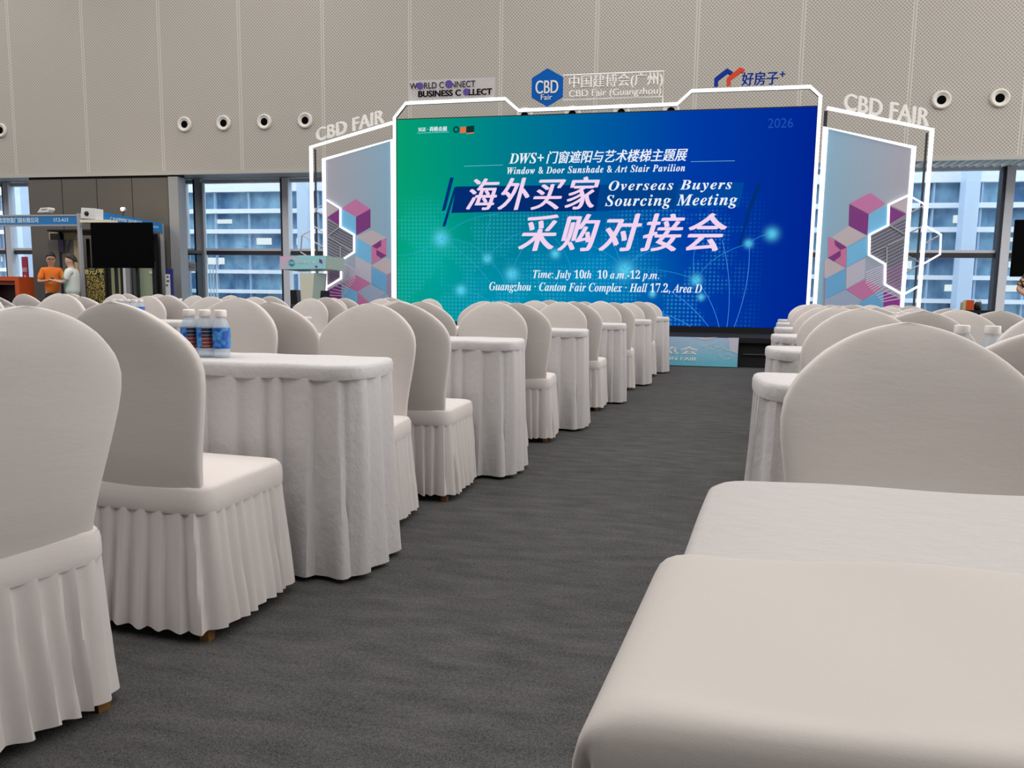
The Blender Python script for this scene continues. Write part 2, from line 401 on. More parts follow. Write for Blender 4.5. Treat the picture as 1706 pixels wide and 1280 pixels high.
# printed fascia board leaning on the stage front
YB = 11.0
ma = mat('pale_blue_print', (150, 205, 228), 0.5); t = NT(ma); x, y, z = t.sep(t.coord())
rm = t.n('ShaderNodeValToRGB'); t.link(t.math('DIVIDE', z, 0.42), rm.inputs[0]); e = rm.color_ramp.elements
e[0].position = 0.15; e[0].color = lin((112, 196, 218)); e[1].position = 0.9; e[1].color = lin((172, 200, 228))
t.link(rm.outputs[0], t.b.inputs['Base Color']); M['fascia'] = ma
fa = thing('fascia_board', 'pale blue printed board with white Chinese lettering along the stage front', 'sign', (0, 0, 0))
mb = MB(); mb.box((-7.4, YB, 0.01), (1.215, YB+0.05, 0.425)); mb.build('board', M['fascia'], fa)
M['prw'] = mat('white_print', (240, 243, 246), 0.5); M['prl'] = mat('pale_line_print', (196, 226, 238), 0.5); M['prlav'] = mat('pale_lavender_print', (206, 206, 222), 0.5)
text('title_lettering', '中国建筑装饰博览会', M['prw'], fa, 889, 1163, 575, 587, YB, 0.004, 0.02)
text('subtitle_lettering', 'CHINA BUILDING DECORATION FAIR', M['prw'], fa, 930, 1161, 592.5, 598, YB, 0.004, 0.015)
mb = MB(); poly(mb, [(1156, 563), (1195, 562), (1176, 567)], YB, 0.003); poly(mb, [(1213, 563), (1231, 563), (1229, 590), (1217, 585)], YB, 0.003)
mb.build('corner_print', M['prlav'], fa)
mb = MB()
for a, b in [((1170, 568), (1170, 577)), ((1170, 577), (1186, 583)), ((1186, 583), (1205, 576)), ((1170, 577), (1195, 571)), ((1186, 575), (1218, 586)), ((1201, 565), (1199, 594)), ((1216, 566), (1215, 593)), ((1199, 594), (1210, 600)), ((1210, 600), (1224, 595)), ((1224, 595), (1213, 590)), ((1213, 590), (1199, 594)), ((1185, 583), (1185, 573))]:
    mb.tube([P(a[0], a[1], YB), P(b[0], b[1], YB)], 0.004, 4)
mb.build('line_print', M['prl'], fa)

# ---------------------------------------------------------------- LED screen
YS = 12.6
x0, x1, zb, zt = -4.49, 2.43, 0.53, 3.985
ma = mat('led_screen_picture', (0, 90, 150), emit=1.0); t = NT(ma); x, y, z = t.sep(t.coord())
tn = t.math('DIVIDE', t.math('SUBTRACT', x, x0), x1-x0); zn = t.math('DIVIDE', t.math('SUBTRACT', z, zb), zt-zb)
rm = t.n('ShaderNodeValToRGB'); t.link(tn, rm.inputs[0]); cr = rm.color_ramp
stops = [(0, (6, 158, 112)), (0.12, (0, 148, 124)), (0.3, (0, 122, 142)), (0.5, (0, 92, 158)), (0.72, (0, 58, 164)), (1, (0, 36, 146))]
cr.elements[0].position = 0; cr.elements[0].color = lin(stops[0][1]); cr.elements[1].position = 1; cr.elements[1].color = lin(stops[-1][1])
for p, c in stops[1:-1]: el = cr.elements.new(p); el.color = lin(c)
def blob(u, v, rx, rz, power=2.0):
    q = P(u, v, YS)
    dx = t.math('DIVIDE', t.math('SUBTRACT', x, q.x), rx); dz = t.math('DIVIDE', t.math('SUBTRACT', z, q.z), rz)
    r2 = t.math('ADD', t.math('MULTIPLY', dx, dx), t.math('MULTIPLY', dz, dz))
    return t.math('EXPONENT', t.math('MULTIPLY', r2, -1.0))
col = rm.outputs[0]
col = t.mix(t.math('MULTIPLY', blob(835, 500, 1.5, 0.75), 0.62), col, lin((0, 150, 188)))
col = t.mix(t.math('MULTIPLY', blob(1000, 455, 0.95, 0.6), 0.5), col, lin((0, 150, 205)))
col = t.mix(t.math('MULTIPLY', blob(715, 420, 0.55, 0.75), 0.55), col, lin((0, 176, 160)))
# dotted world map
fx = t.math('SUBTRACT', t.math('FRACT', t.math('ADD', t.math('DIVIDE', x, 0.066), 200)), 0.5)
fz = t.math('SUBTRACT', t.math('FRACT', t.math('ADD', t.math('DIVIDE', z, 0.066), 200)), 0.5)
rr = t.math('SQRT', t.math('ADD', t.math('MULTIPLY', fx, fx), t.math('MULTIPLY', fz, fz)))
dm = t.n('ShaderNodeMapRange'); t.link(rr, dm.inputs[0]); dm.inputs[1].default_value = 0.18; dm.inputs[2].default_value = 0.42; dm.inputs[3].default_value = 1; dm.inputs[4].default_value = 0
land = t.noise(t.coord(), 1.35, 3, 0.55)
lm = t.n('ShaderNodeMapRange'); t.link(land, lm.inputs[0]); lm.inputs[1].default_value = 0.45; lm.inputs[2].default_value = 0.53
zmask = t.n('ShaderNodeMapRange'); t.link(zn, zmask.inputs[0]); zmask.inputs[1].default_value = 0.64; zmask.inputs[2].default_value = 0.5
xm = t.n('ShaderNodeMapRange'); t.link(tn, xm.inputs[0]); xm.inputs[1].default_value = 0.9; xm.inputs[2].default_value = 0.75
dots = t.math('MULTIPLY', t.math('MULTIPLY', dm.outputs[0], lm.outputs[0]), t.math('MULTIPLY', zmask.outputs[0], xm.outputs[0]))
col = t.mix(t.math('MULTIPLY', dots, 0.34), col, lin((60, 190, 225)))
for u, v, r in [(735, 398, .12), (812, 431, .07), (853, 457, .10), (768, 484, .08), (1041, 450, .13), (1160, 467, .08), (1247, 406, .06), (1286, 390, .09), (925, 423, .07), (1168, 495, .05), (1087, 490, .05)]:
    col = t.mix(t.math('MULTIPLY', blob(u, v, r, r), 0.85), col, lin((90, 215, 245)))
t.link(col, t.b.inputs['Emission Color']); M['screen'] = ma
sc = thing('led_screen', 'huge blue green LED screen announcing the Overseas Buyers Sourcing Meeting', 'screen', (0, 0, 0))
mb = MB(); mb.box((x0, YS, zb), (x1, YS+0.02, zt)); mb.build('display', M['screen'], sc)
mb = MB(); mb.box((x0-0.02, YS+0.02, zb-0.02), (x1+0.02, YS+0.16, zt+0.02)); mb.box((x0-0.02, YS-0.02, 0.43), (x1+0.02, YS+0.16, zb-0.005)); mb.build('screen_base', M['black'], sc)
def em(name, rgb, k=1.0): return mat(name, rgb, emit=k)
M['tw'] = em('screen_white_lettering', (232, 240, 252)); M['tp'] = em('screen_pink_lettering', (240, 212, 240)); M['tdark'] = em('screen_navy_band', (4, 44, 112))
M['tdark2'] = em('screen_blue_band', (2, 66, 138)); M['tdark3'] = em('screen_teal_band', (0, 72, 156)); M['tslash'] = em('screen_slash', (2, 48, 120)); M['tarc'] = em('screen_arc_line', (44, 160, 215)); M['tarc2'] = em('screen_bright_arc_line', (70, 150, 235))
M['tyear'] = em('screen_faint_year', (30, 78, 176)); M['torange'] = em('screen_orange_logo', (232, 112, 60)); M['tink'] = em('screen_dark_logo', (20, 50, 52)); M['tline'] = em('screen_thin_line', (130, 205, 225))
mb = MB()
mb.m = 0; poly(mb, [(760, 311), (830, 310), (826, 353), (752, 355)], YS, 0.003)
mb.m = 0; poly(mb, [(830, 310), (1000, 308), (993, 352), (826, 353)], YS, 0.003)
mb.m = 1; poly(mb, [(1000, 308), (1130, 306), (1122, 348), (993, 352)], YS, 0.003)
mb.m = 2; poly(mb, [(1130, 306), (1240, 304), (1232, 345), (1122, 348)], YS, 0.003)
mb.m = 3
for q in ([(750, 296), (756, 296), (742, 350), (736, 352)], [(757, 312), (761, 312), (742, 377), (737, 378)], [(1262, 305), (1269, 305), (1251, 352), (1244, 352)], [(1246, 352), (1251, 352), (1234, 409), (1229, 410)]): poly(mb, q, YS, 0.003)
mb.build('title_band', [M['tdark'], M['tdark2'], M['tdark3'], M['tslash']], sc)
YT = YS-0.004
text('theme_lettering', bold('DWS+'), M['tw'], sc, 848, 906, 255, 272.5, YT, 0.003, 0.008)
text('theme_lettering', '门窗遮阳与艺术楼梯主题展', M['tw'], sc, 910, 1147, 249.5, 270.5, YT, 0.003, 0.022, 0.22, offy=0.004)
text('theme_lettering', bold('Window & Door Sunshade & Art Stair Pavilion'), M['tw'], sc, 845, 1141, 276, 288, YT, 0.003, 0.01, spacing=1.12)
text('title_lettering', '海外买家', M['tp'], sc, 774, 1002, 295.5, 350, YT, 0.004, 0.028, 0.26, spacing=1.2, offy=0.006)
text('title_lettering', '采购对接会', M['tp'], sc, 861, 1216, 356, 419, YT, 0.004, 0.028, 0.26, spacing=1.2, offy=0.006)
text('english_lettering', bold('Overseas Buyers'), M['tw'], sc, 1014, 1219, 300, 321, YT, 0.003, 0.004, spacing=1.15)
text('english_lettering', bold('Sourcing Meeting'), M['tw'], sc, 1008, 1228, 324, 348, YT, 0.003, 0.004, spacing=1.12)
text('time_lettering', bold('Time: July 10th  10 a.m.-12 p.m.'), M['tw'], sc, 888, 1098, 450, 468, YT, 0.003)
text('place_lettering', bold('Guangzhou · Canton Fair Complex · Hall 17.2, Area D'), M['tw'], sc, 815, 1169, 471, 490, YT, 0.003)
text('organiser_lettering', 'SGE · 尚格会展', M['tw'], sc, 697, 745, 211, 219, YT, 0.003, 0.03)
text('year_lettering', '2026', M['tyear'], sc, 1279, 1321, 197, 213, YT, 0.003)
mb = MB()
for a, b, r in [((773, 277), (838, 275), .004), ((1151, 269.5), (1224, 268), .004), ((695, 222), (748, 220), .005)]: mb.tube([P(*a, YS), P(*b, YS)], r, 4)
mb.build('thin_line', M['tline'], sc)
mb = MB(); mb.m = 0; c = P(760, 216, YS); mb.lathe([(0.055, 0.003), (0.03, 0.003)], c, 16, 'y', False)
poly(mb, [(777, 211), (790, 209), (790, 220), (777, 221)], YS, 0.003)
mb.m = 1; poly(mb, [(767, 212), (776, 211), (776, 221), (767, 222)], YS, 0.003); poly(mb, [(777, 222), (790, 220.5), (790, 222), (777, 223.5)], YS, 0.003)
mb.build('partner_logo', [M['tink'], M['torange']], sc)
def bez(a, b, c, n=14):
    o = []
    for i in range(n+1):
        k = i/n; o.append(((1-k)**2*a[0]+2*k*(1-k)*b[0]+k*k*c[0], (1-k)**2*a[1]+2*k*(1-k)*b[1]+k*k*c[1]))
    return o
mb = MB()
ARC = [((1045, 451), (1105, 443), (1160, 467), 0), ((1160, 467), (1188, 500), (1198, 545), 1), ((1108, 480), (1155, 508), (1180, 544), 1), ((1203, 400), (1222, 470), (1211, 545), 1),
       ((1248, 405), (1252, 470), (1223, 545), 1), ((1100, 522), (1130, 530), (1150, 544), 1), ((1160, 467), (1148, 430), (1165, 398), 0), ((1160, 467), (1180, 425), (1247, 406), 0), ((1247, 406), (1265, 391), (1286, 390), 0),
       ((735, 398), (790, 398), (812, 431), 0), ((812, 431), (842, 455), (850, 503), 0), ((735, 398), (800, 435), (835, 500), 0), ((812, 431), (806, 395), (818, 362), 0), ((812, 431), (830, 402), (866, 389), 0),
       ((853, 457), (860, 420), (890, 395), 0), ((853, 457), (885, 459), (905, 472), 0), ((853, 457), (862, 480), (863, 503), 0), ((768, 484), (795, 487), (815, 502), 0), ((1041, 450), (1015, 415), (960, 402), 0),
       ((1041, 450), (1025, 420), (1020, 395), 0), ((1041, 450), (1065, 412), (1110, 405), 0), ((1041, 450), (1060, 425), (1085, 418), 0), ((925, 398), (945, 420), (952, 452), 0), ((735, 398), (690, 430), (663, 425), 0), ((735, 398), (770, 360), (830, 357), 0)]
for a, b, c, k in ARC:
    mb.m = k; mb.tube([P(u, v, YS-0.001) for u, v in bez(a, b, c)], 0.0055 if k else 0.0045, 4)
mb.build('network_arc', [M['tarc'], M['tarc2']], sc)

# LED outline frame
YF = 12.42
fr = thing('led_outline_frame', 'white glowing LED tube frame with notched top around the big screen', 'frame', (0, 0, 0))
pts = [P(u, v, YF) for u, v in [(657, 196), (676, 172), (842, 164.5), (864, 184), (1128, 173.5), (1152, 151.5), (1350, 144.5), (1367, 160)]]
bl = P(657, 196, YF); br = P(1367, 160, YF)
path = [(bl.x, YF, 0.43)]+[tuple(p) for p in pts]+[(br.x, YF, 0.43)]
mb = MB(); mb.tube(path, 0.026, 8); mb.build('led_tube', M['led'], fr)
mb = MB(); mb.tube([(p[0], p[1]+0.05, p[2]) for p in path], 0.028, 4); mb.build('frame_backing', M['ledback'], fr)

# ---------------------------------------------------------------- wings
YW = 12.5
A = {k: mat('print_'+k, c, 0.5) for k, c in dict(pink=(200, 120, 172), lblue=(118, 192, 236), purple=(128, 50, 130), rose=(204, 122, 166), greyp=(196, 184, 192), blue=(108, 174, 222), mauve=(158, 138, 168), light=(192, 190, 208), greyb=(160, 176, 204), slat=(138, 140, 156), slatd=(92, 90, 106), slatp=(140, 84, 136), line=(200, 200, 210), stripe=(222, 214, 234), dpurp=(146, 50, 150)).items()}
AK = list(A); AM = [A[k] for k in AK]
def wingmat(name, mirror, xa, xb):
    ma = mat(name, (165, 180, 200), 0.5); t = NT(ma); x, y, z = t.sep(t.coord())
    k = t.math('DIVIDE', t.math('SUBTRACT', x, xa), xb-xa)
    rm = t.n('ShaderNodeValToRGB'); t.link(k, rm.inputs[0]); e = rm.color_ramp.elements
    e[0].color = lin((172, 172, 186)); e[1].color = lin((138, 182, 208)); e[0].position = 0.1
    t.link(rm.outputs[0], t.b.inputs['Base Color']); return ma
def wing(side):
    L = side == 'left'
    if L:
        sc_, ox, oy = 6.4, 500, 310; inner, outer = (655, 233), (540, 266); fo, fi = (518, 245), (654, 204.5)
        lab = 'left stage wing with printed pink and blue cubes and LED outlines'
    else:
        sc_, ox, oy = 1280/210, 1370, 300; inner, outer = (1375, 213), (1522, 246); fo, fi = (1553, 216), (1378, 180)
        lab = 'right stage wing with printed pink and blue cubes and LED outlines'
    w = thing('stage_wing', lab, 'stage panel', (0, 0, 0), 0, 'stage wings beside the screen')
    a, b = P(*inner, YW), P(*outer, YW)
    mb = MB(); mb.prism([(a.x, YW, 0.43), tuple(a), tuple(b), (b.x, YW, 0.43)], (0, 0.05, 0))
    mb.build('panel', wingmat('wing_print_'+side, not L, b.x, a.x), w)
    q = lambda p: (ox+p[0]/sc_, oy+p[1]/sc_)
    mb = MB()
    def pg(k, *ps, d=0.004): mb.m = AK.index(k); poly(mb, [q(p) for p in ps], YW, d)
    if L:
        pg('pink', (595, 140), (750, 245), (595, 330), (440, 240)); pg('lblue', (440, 240), (595, 330), (595, 525), (440, 430)); pg('purple', (750, 245), (750, 440), (600, 525), (597, 330))
        pg('greyp', (760, 470), (920, 550), (760, 640), (600, 545)); pg('lblue', (600, 545), (760, 640), (760, 835), (590, 745)); pg('rose', (760, 640), (920, 550), (920, 745), (760, 835))
        pg('purple', (770, 640), (865, 575), (865, 640), (815, 670), d=.007); pg('purple', (815, 680), (920, 740), (865, 770), (815, 735), d=.007)
        pg('greyp', (760, 850), (915, 760), (968, 790), (968, 920), (925, 945)); pg('blue', (760, 870), (925, 945), (925, 1140), (765, 1050)); pg('mauve', (925, 945), (968, 920), (968, 1230), (925, 1140))
        pg('light', (590, 745), (760, 835), (760, 1040), (590, 945)); pg('pink', (590, 945), (755, 1040), (610, 1130), (450, 1050)); pg('greyb', (755, 1040), (925, 1140), (745, 1250), (610, 1130))
        pg('lblue', (450, 1050), (610, 1130), (610, 1300), (450, 1300)); pg('dpurp', (300, 1110), (440, 1040), (440, 1300), (300, 1300)); pg('pink', (610, 1130), (745, 1250), (700, 1300), (610, 1300))
        pg('greyp', (290, 178), (415, 245), (292, 330)); pg('purple', (292, 335), (415, 255), (415, 420))
        pg('slat', (292, 340), (420, 435), (565, 525), (565, 700), (430, 790), (430, 980), (300, 1065))
        hexl = [(285, 150), (430, 240), (430, 435), (575, 520), (575, 705), (435, 795), (435, 985), (290, 1075)]
        wires = [[(300, 530), (420, 440)], [(300, 540), (545, 690)], [(430, 640), (430, 790)]]
        rods = [[(160, 250), (265, 190)], [(160, 262), (265, 315)], [(20, 525), (120, 470)], [(20, 525), (265, 660)], [(150, 430), (265, 505)], [(20, 525), (5, 700)], [(5, 705), (80, 750)], [(200, 1020), (272, 1060)]]
        stripe_dir = [((300+i*0, 360+i*32), (300+i*0+150, 360+i*32+105)) for i in range(20)]
        def inside(px, py): return px < (430 if py < 435 else 430+(py-435)*1.7 if py < 520 else 570 if py < 705 else 570-(py-705)*1.5 if py < 795 else 432)
        slope, x_lo, x_hi, sgn = 0.58, 292, 565, 1
        st = [(440, 800), (590, 720)]
    else:
        pg('pink', (485, 130), (640, 235), (470, 345), (275, 240)); pg('purple', (275, 245), (470, 350), (455, 560), (268, 465)); pg('lblue', (470, 350), (655, 255), (655, 450), (460, 560))
        pg('greyp', (270, 465), (445, 570), (250, 680), (95, 585)); pg('lblue', (250, 685), (455, 575), (455, 770), (245, 885)); pg('rose', (60, 575), (250, 680), (240, 890), (60, 790))
        pg('purple', (125, 610), (245, 685), (185, 710), (130, 660), d=.007); pg('purple', (58, 790), (185, 715), (185, 775), (115, 825), d=.007)
        pg('greyp', (60, 795), (235, 895), (35, 1000), (22, 985), (22, 815)); pg('blue', (35, 1000), (235, 900), (235, 1110), (25, 1210)); pg('mauve', (16, 990), (35, 1000), (20, 1300), (12, 1300))
        pg('light', (245, 890), (440, 790), (430, 1000), (240, 1110)); pg('pink', (240, 1110), (440, 1010), (600, 1100), (410, 1220)); pg('greyb', (20, 1215), (235, 1115), (405, 1220), (330, 1290), (20, 1290))
        pg('blue', (410, 1225), (620, 1120), (620, 1300), (340, 1300)); pg('dpurp', (620, 1130), (800, 1210), (796, 1300), (620, 1300))
        pg('greyp', (680, 250), (860, 168), (855, 340)); pg('purple', (680, 265), (850, 345), (680, 450))
        pg('slat', (675, 462), (485, 558), (480, 758), (645, 852), (640, 1058), (812, 1160), (855, 350))
        hexl = [(875, 155), (675, 250), (668, 460), (480, 555), (475, 760), (640, 855), (635, 1060), (820, 1165), (1010, 1060)]
        wires = [[(680, 460), (850, 560)], [(490, 745), (830, 590)], [(655, 660), (655, 850)]]
        rods = [[(1045, 250), (880, 345)], [(1040, 460), (880, 540)], [(1205, 555), (1040, 650)], [(1010, 850), (860, 770)], [(1010, 850), (850, 940)]]
        slope, sgn = -0.55, -1
    # slats of the cut-out area: dark stripes clipped to the hexagon edge
    mb.m = AK.index('slatd')
    N = 22
    for i in range(N):
        if L:
            y0 = 370+i*31; xa, xb = 294, 294
            lo = None
            for px in range(296, 566, 6):
                py = y0+(px-294)*0.5
                ok = (py > 340+(px-292)*0.74 if px < 420 else py > 435+(px-420)*0.62) and ((px < 432) if py > 795 else (py < 700 or px < 565-(py-700)*1.5)) and py < 1065-(px-300)*0.63
                if ok: xb = px
                elif xb > 294: break
            if xb > 310:
                mb.m = AK.index('slatd' if y0 < 760 else 'slatp'); pa, pb = (294, y0), (xb, y0+(xb-294)*0.5)
                poly(mb, [q(pa), q(pb), q((pb[0], pb[1]+13)), q((pa[0], pa[1]+13))], YW, 0.007)
        else:
            y0 = 400+i*36; xr = 848-0.04*(y0-350); xb = xr
            px = xr
            while px > 484:
                px -= 6; py = y0+(xr-px)*0.5
                ok = (py > 462-(px-675)*0.6 if px > 675 else py > 462+(675-px)*0.52) and ((px > 643) if py > 852 else (py < 758 or px > 483+(py-758)*1.75)) and py < 1160-(812-px)*0.58
                if ok: xb = px
                elif xb < xr: break
            if xb < xr-16:
                mb.m = AK.index('slatd' if y0 < 800 else 'slatp'); pa, pb = (xr, y0), (xb, y0+(xr-xb)*0.5)
                poly(mb, [q(pa), q(pb), q((pb[0], pb[1]+14)), q((pa[0], pa[1]+14))], YW, 0.007)
    # light stripes fanning out below the hexagon
    for i in range(15):
        mb.m = AK.index('stripe')
        if L:
            y0 = 815+i*20; a_, b_ = (445-(max(0, y0-990)*1.5), y0+max(0, y0-990)*0.6), (590-max(0, i-5)*13, y0+75)
            poly(mb, [q(a_), q(b_), q((b_[0], b_[1]+8)), q((a_[0], a_[1]+8))], YW, 0.007)
        else:
            y0 = 860+i*21; a_, b_ = (632+max(0, y0-1060)*1.6, y0+max(0, y0-1060)*0.5), (440+max(0, i-5)*18, y0+80)
            poly(mb, [q(b_), q(a_), q((a_[0], a_[1]+8)), q((b_[0], b_[1]+8))], YW, 0.007)
    mb.build('artwork', AM, w)
    wm = mat('pale_wire_'+side, (168, 170, 178), 0.4)
    for l in wires: mb = MB(); mb.tube([P(*q(p), YW-0.01) for p in l], 0.012, 4); mb.build('wire', wm, w)
    for l in rods: mb = MB(); mb.tube([P(*q(p), YW-0.03) for p in l], 0.012, 5); mb.build('rod', M['steel'], w)
    mb = MB(); mb.tube([P(*q(p), YW-0.03) for p in hexl], 0.018, 6); mb.build('led_hexagon', M['led'], w)
    if not L: mb = MB(); mb.tube([P(*q(p), YW-0.04) for p in [(875, 155), (1045, 250), (1040, 460), (1205, 555), (1195, 755), (1015, 858)]], 0.014, 6); mb.build('led_hexagon', M['led'], w)
    c, d_ = P(*fo, YW-0.05), P(*fi, YW-0.05)
    dx = 0.03 if L else -0.03
    mb = MB(); mb.tube([(b.x, YW-0.02, 0.43), (b.x, YW-0.02, b.z), (a.x, YW-0.02, a.z), (a.x, YW-0.02, 0.43)], 0.028, 8); mb.build('led_tube', M['led'], w)
    mb = MB(); mb.tube([(c.x, YW-0.05, 0.43), tuple(c), tuple(d_)], 0.028, 8); mb.build('led_tube', M['led'], w)
    mb = MB(); mb.tube([(c.x+dx*1.5, YW+0.02, 0.43), (c.x+dx*1.5, YW+0.02, c.z-0.03)], 0.018, 4); mb.build('frame_post', M['ledback'], w); mb = MB(); mb.tube([(d_.x, YW+0.02, 0.43), (d_.x, YW+0.02, d_.z-0.03)], 0.03, 4); mb.build('frame_post', M['ledback'], w)
    # letters standing on the slanted top
    M.setdefault('pale', mat('pale_raised_letters', (244, 241, 236), 0.5))
    if L: e0, e1 = P(527, 238, YW-0.05), P(640, 206, YW-0.05)
    else: e0, e1 = P(1405, 185, YW-0.05), P(1547, 213, YW-0.05)
    sl_ = (e1.z-e0.z)/(e1.x-e0.x)
    h = 0.22 if L else 0.25
    t_ = text_box('letters', 'CBD FAIR', M['pale'], None, e0.x, e1.x, e0.z+0.02, e0.z+0.02+h, YW-0.03, 0.04, 0.035, 0, 1.05, 0.012, sl_)
    t_.name = 'sign_letters'
    tag(t_, 'pale raised CBD FAIR letters standing on the slanted %s wing frame' % side, 'sign', 'CBD FAIR letters')
wing('left'); wing('right')

# ---------------------------------------------------------------- signs standing on the frame
YG = 12.42
M['ink'] = mat('black_letters', (16, 13, 20), 0.8, spec=0.05); M['ink2'] = mat('charcoal_letters', (44, 38, 56), 0.8, spec=0.05); M['violet'] = mat('violet_discs', (98, 82, 152), 0.8, spec=0.05)
M['sblue'] = mat('sign_blue', (8, 92, 180), 0.7, spec=0.1); M['sdeep'] = mat('sign_deep_blue', (18, 54, 148), 0.7, spec=0.1); M['sred'] = mat('sign_red', (216, 76, 48), 0.7, spec=0.1)
sg = thing('slogan_sign', 'clear acrylic sign reading WORLD CONNECT BUSINESS COLLECT on the frame top', 'sign')
a, b = P(681, 136, YG), P(824, 163, YG)
mb = MB(); mb.box((a.x, YG+0.01, P(752, 166, YG).z), (b.x, YG+0.02, P(752, 131, YG).z)); mb.build('acrylic_sheet', M['acrylic'], sg)
text('slogan_lettering', 'W   RLD C   NNECT', M['ink2'], sg, 683, 792, 136.5, 147, YG, 0.012, 0.004)
text('slogan_lettering', 'BUSINESS C   LLECT', M['ink'], sg, 697, 820, 149.5, 160, YG, 0.012, 0.035, offy=0.015)
mb = MB()
for u, v, r in ((700, 143.5, .058), (748, 140.5, .064), (777, 153.5, .056)): mb = MB(); mb.lathe([(r, 0), (r, 0.014)], P(u, v, YG), 20, 'y'); mb.build('disc', M['violet'], sg)

hx = thing('hexagon_sign', 'blue hexagon sign reading CBD Fair in white on the frame top', 'sign')
c = P(911.5, 145, YG-0.05); rr_ = 0.295
mb = MB(); mb.prism([(c.x+rr_*math.sin(k*math.pi/3), c.y, c.z+rr_*math.cos(k*math.pi/3)) for k in range(6)], (0, 0.07, 0)); mb.build('hexagon', M['sblue'], hx)
text('sign_lettering', 'CBD', M['white'], hx, 892, 930, 134, 156, YG-0.05, 0.01, 0.02)
text('sign_lettering', 'Fair', M['white'], hx, 901, 920, 157.5, 166.5, YG-0.05, 0.01, 0.005)
mb = MB()
for u in (899, 925): mb = MB(); p = P(u, 170, YG); mb.tube([(p.x, YG+0.05, p.z-0.12), (p.x, YG+0.05, p.z)], 0.008, 5); mb.build('support_rod', M['steel'], hx)
ex = thing('expo_name_sign', 'pale open letters with Chinese and English exhibition name on wire frame', 'sign')
M['pale2'] = mat('pale_sign_letters', (246, 243, 238), 0.5)
text('chinese_lettering', '中国建博会(广州)', M['pale2'], ex, 948, 1104, 124, 148, YG, 0.03, 0.02)
text('english_lettering', 'CBD Fair (Guangzhou)', M['pale2'], ex, 948, 1101, 148.5, 163, YG, 0.03, 0.012)
mb = MB(); z1_, z0_ = P(1020, 121, YG).z, P(1020, 163, YG).z; xa, xb = P(938, 140, YG).x, P(1105, 140, YG).x
mb.tube([(p[0], YG+0.04, p[1]) for p in ((xa, z1_), (xb, z1_), (xb, z0_), (xa, z0_))], 0.009, 5, True); mb.tube([(xb, YG+0.04, z0_-0.1), (xb, YG+0.04, z0_)], 0.009, 5)
mb.build('wire_frame', M['pale2'], ex)
gh = thing('good_house_sign', 'blue and red roof outlines with blue Chinese lettering on the frame top', 'sign')
def ribbon(ptsuv, w, ma, nm):
    mb = MB(); mb.tube([P(u, v, YG) for u, v in ptsuv], w, 4); return mb.build(nm, ma, gh)
ribbon([(1193, 144), (1193, 133), (1212, 118.5), (1219, 123.5)], 0.042, M['sdeep'], 'roof_outline')
ribbon([(1214, 143), (1214, 132.5), (1234, 116.5), (1239, 120)], 0.042, M['sred'], 'roof_outline')
text('chinese_lettering', '好房子', M['sdeep'], gh, 1235, 1296, 120, 142, YG, 0.02, 0.03)
text('plus_mark', '+', M['sdeep'], gh, 1299, 1308, 119.5, 128, YG, 0.02, 0.03)
mb = MB()
for u, v in ((1192, 147), (1245, 145), (1295, 143)): mb = MB(); p = P(u, v, YG); mb.tube([(p.x, YG+0.02, p.z-0.1), (p.x, YG+0.02, p.z+0.05)], 0.008, 5); mb.build('support_rod', M['steel'], gh)

# ---------------------------------------------------------------- chairs
def dome(z):      # half width of the back cover at height z
    prof = [(0.40, .192), (0.48, .192), (0.55, .200), (0.62, .212), (0.70, .2235), (0.74, .226), (0.77, .2245), (0.80, .215), (0.83, .196), (0.856, .172), (0.878, .145), (0.897, .115), (0.912, .085), (0.924, .05), (0.930, .02), (0.932, .004)]
    for (a, wa), (b, wb) in zip(prof, prof[1:]):
        if z <= b: k = (z-a)/(b-a); return wa+(wb-wa)*k
    return 0.004
def rrect(hx_, hy, r, n=10):
    """rounded rectangle outline with outward normals, counter-clockwise, evenly spaced"""
    pts = []
    segs = [((hx_, -hy+r), (hx_, hy-r), 0), ((hx_-r, hy), (-hx_+r, hy), 90), ((-hx_, hy-r), (-hx_, -hy+r), 180), ((-hx_+r, -hy), (hx_-r, -hy), 270)]
    for (a, b, ang) in segs:
        for i in range(n): k = i/n; pts.append((a[0]+(b[0]-a[0])*k, a[1]+(b[1]-a[1])*k, math.cos(R_(ang)), math.sin(R_(ang))))
        cx_ = [hx_-r, -hx_+r, -hx_+r, hx_-r][ang//90]; cy_ = [hy-r, hy-r, -hy+r, -hy+r][ang//90]; m_ = max(3, n//3)
        for i in range(m_): q = R_(ang+90*i/m_); pts.append((cx_+r*math.cos(q), cy_+r*math.sin(q), math.cos(q), math.sin(q)))
    return pts
def resample(pts, step):
    L = [0.0]; N = len(pts)
    for i in range(N): a, b = pts[i], pts[(i+1) % N]; L.append(L[-1]+math.hypot(b[0]-a[0], b[1]-a[1]))
    tot = L[-1]; n = int(round(tot/step)); out = []; j = 0
    for k in range(n):
        s = tot*k/n
        while L[j+1] < s: j += 1
        f = (s-L[j])/max(1e-9, L[j+1]-L[j]); a, b = pts[j], pts[(j+1) % N]
        v = [a[i]+(b[i]-a[i])*f for i in range(4)]; h = math.hypot(v[2], v[3]); out.append((v[0], v[1], v[2]/h, v[3]/h, s))
    return out, tot
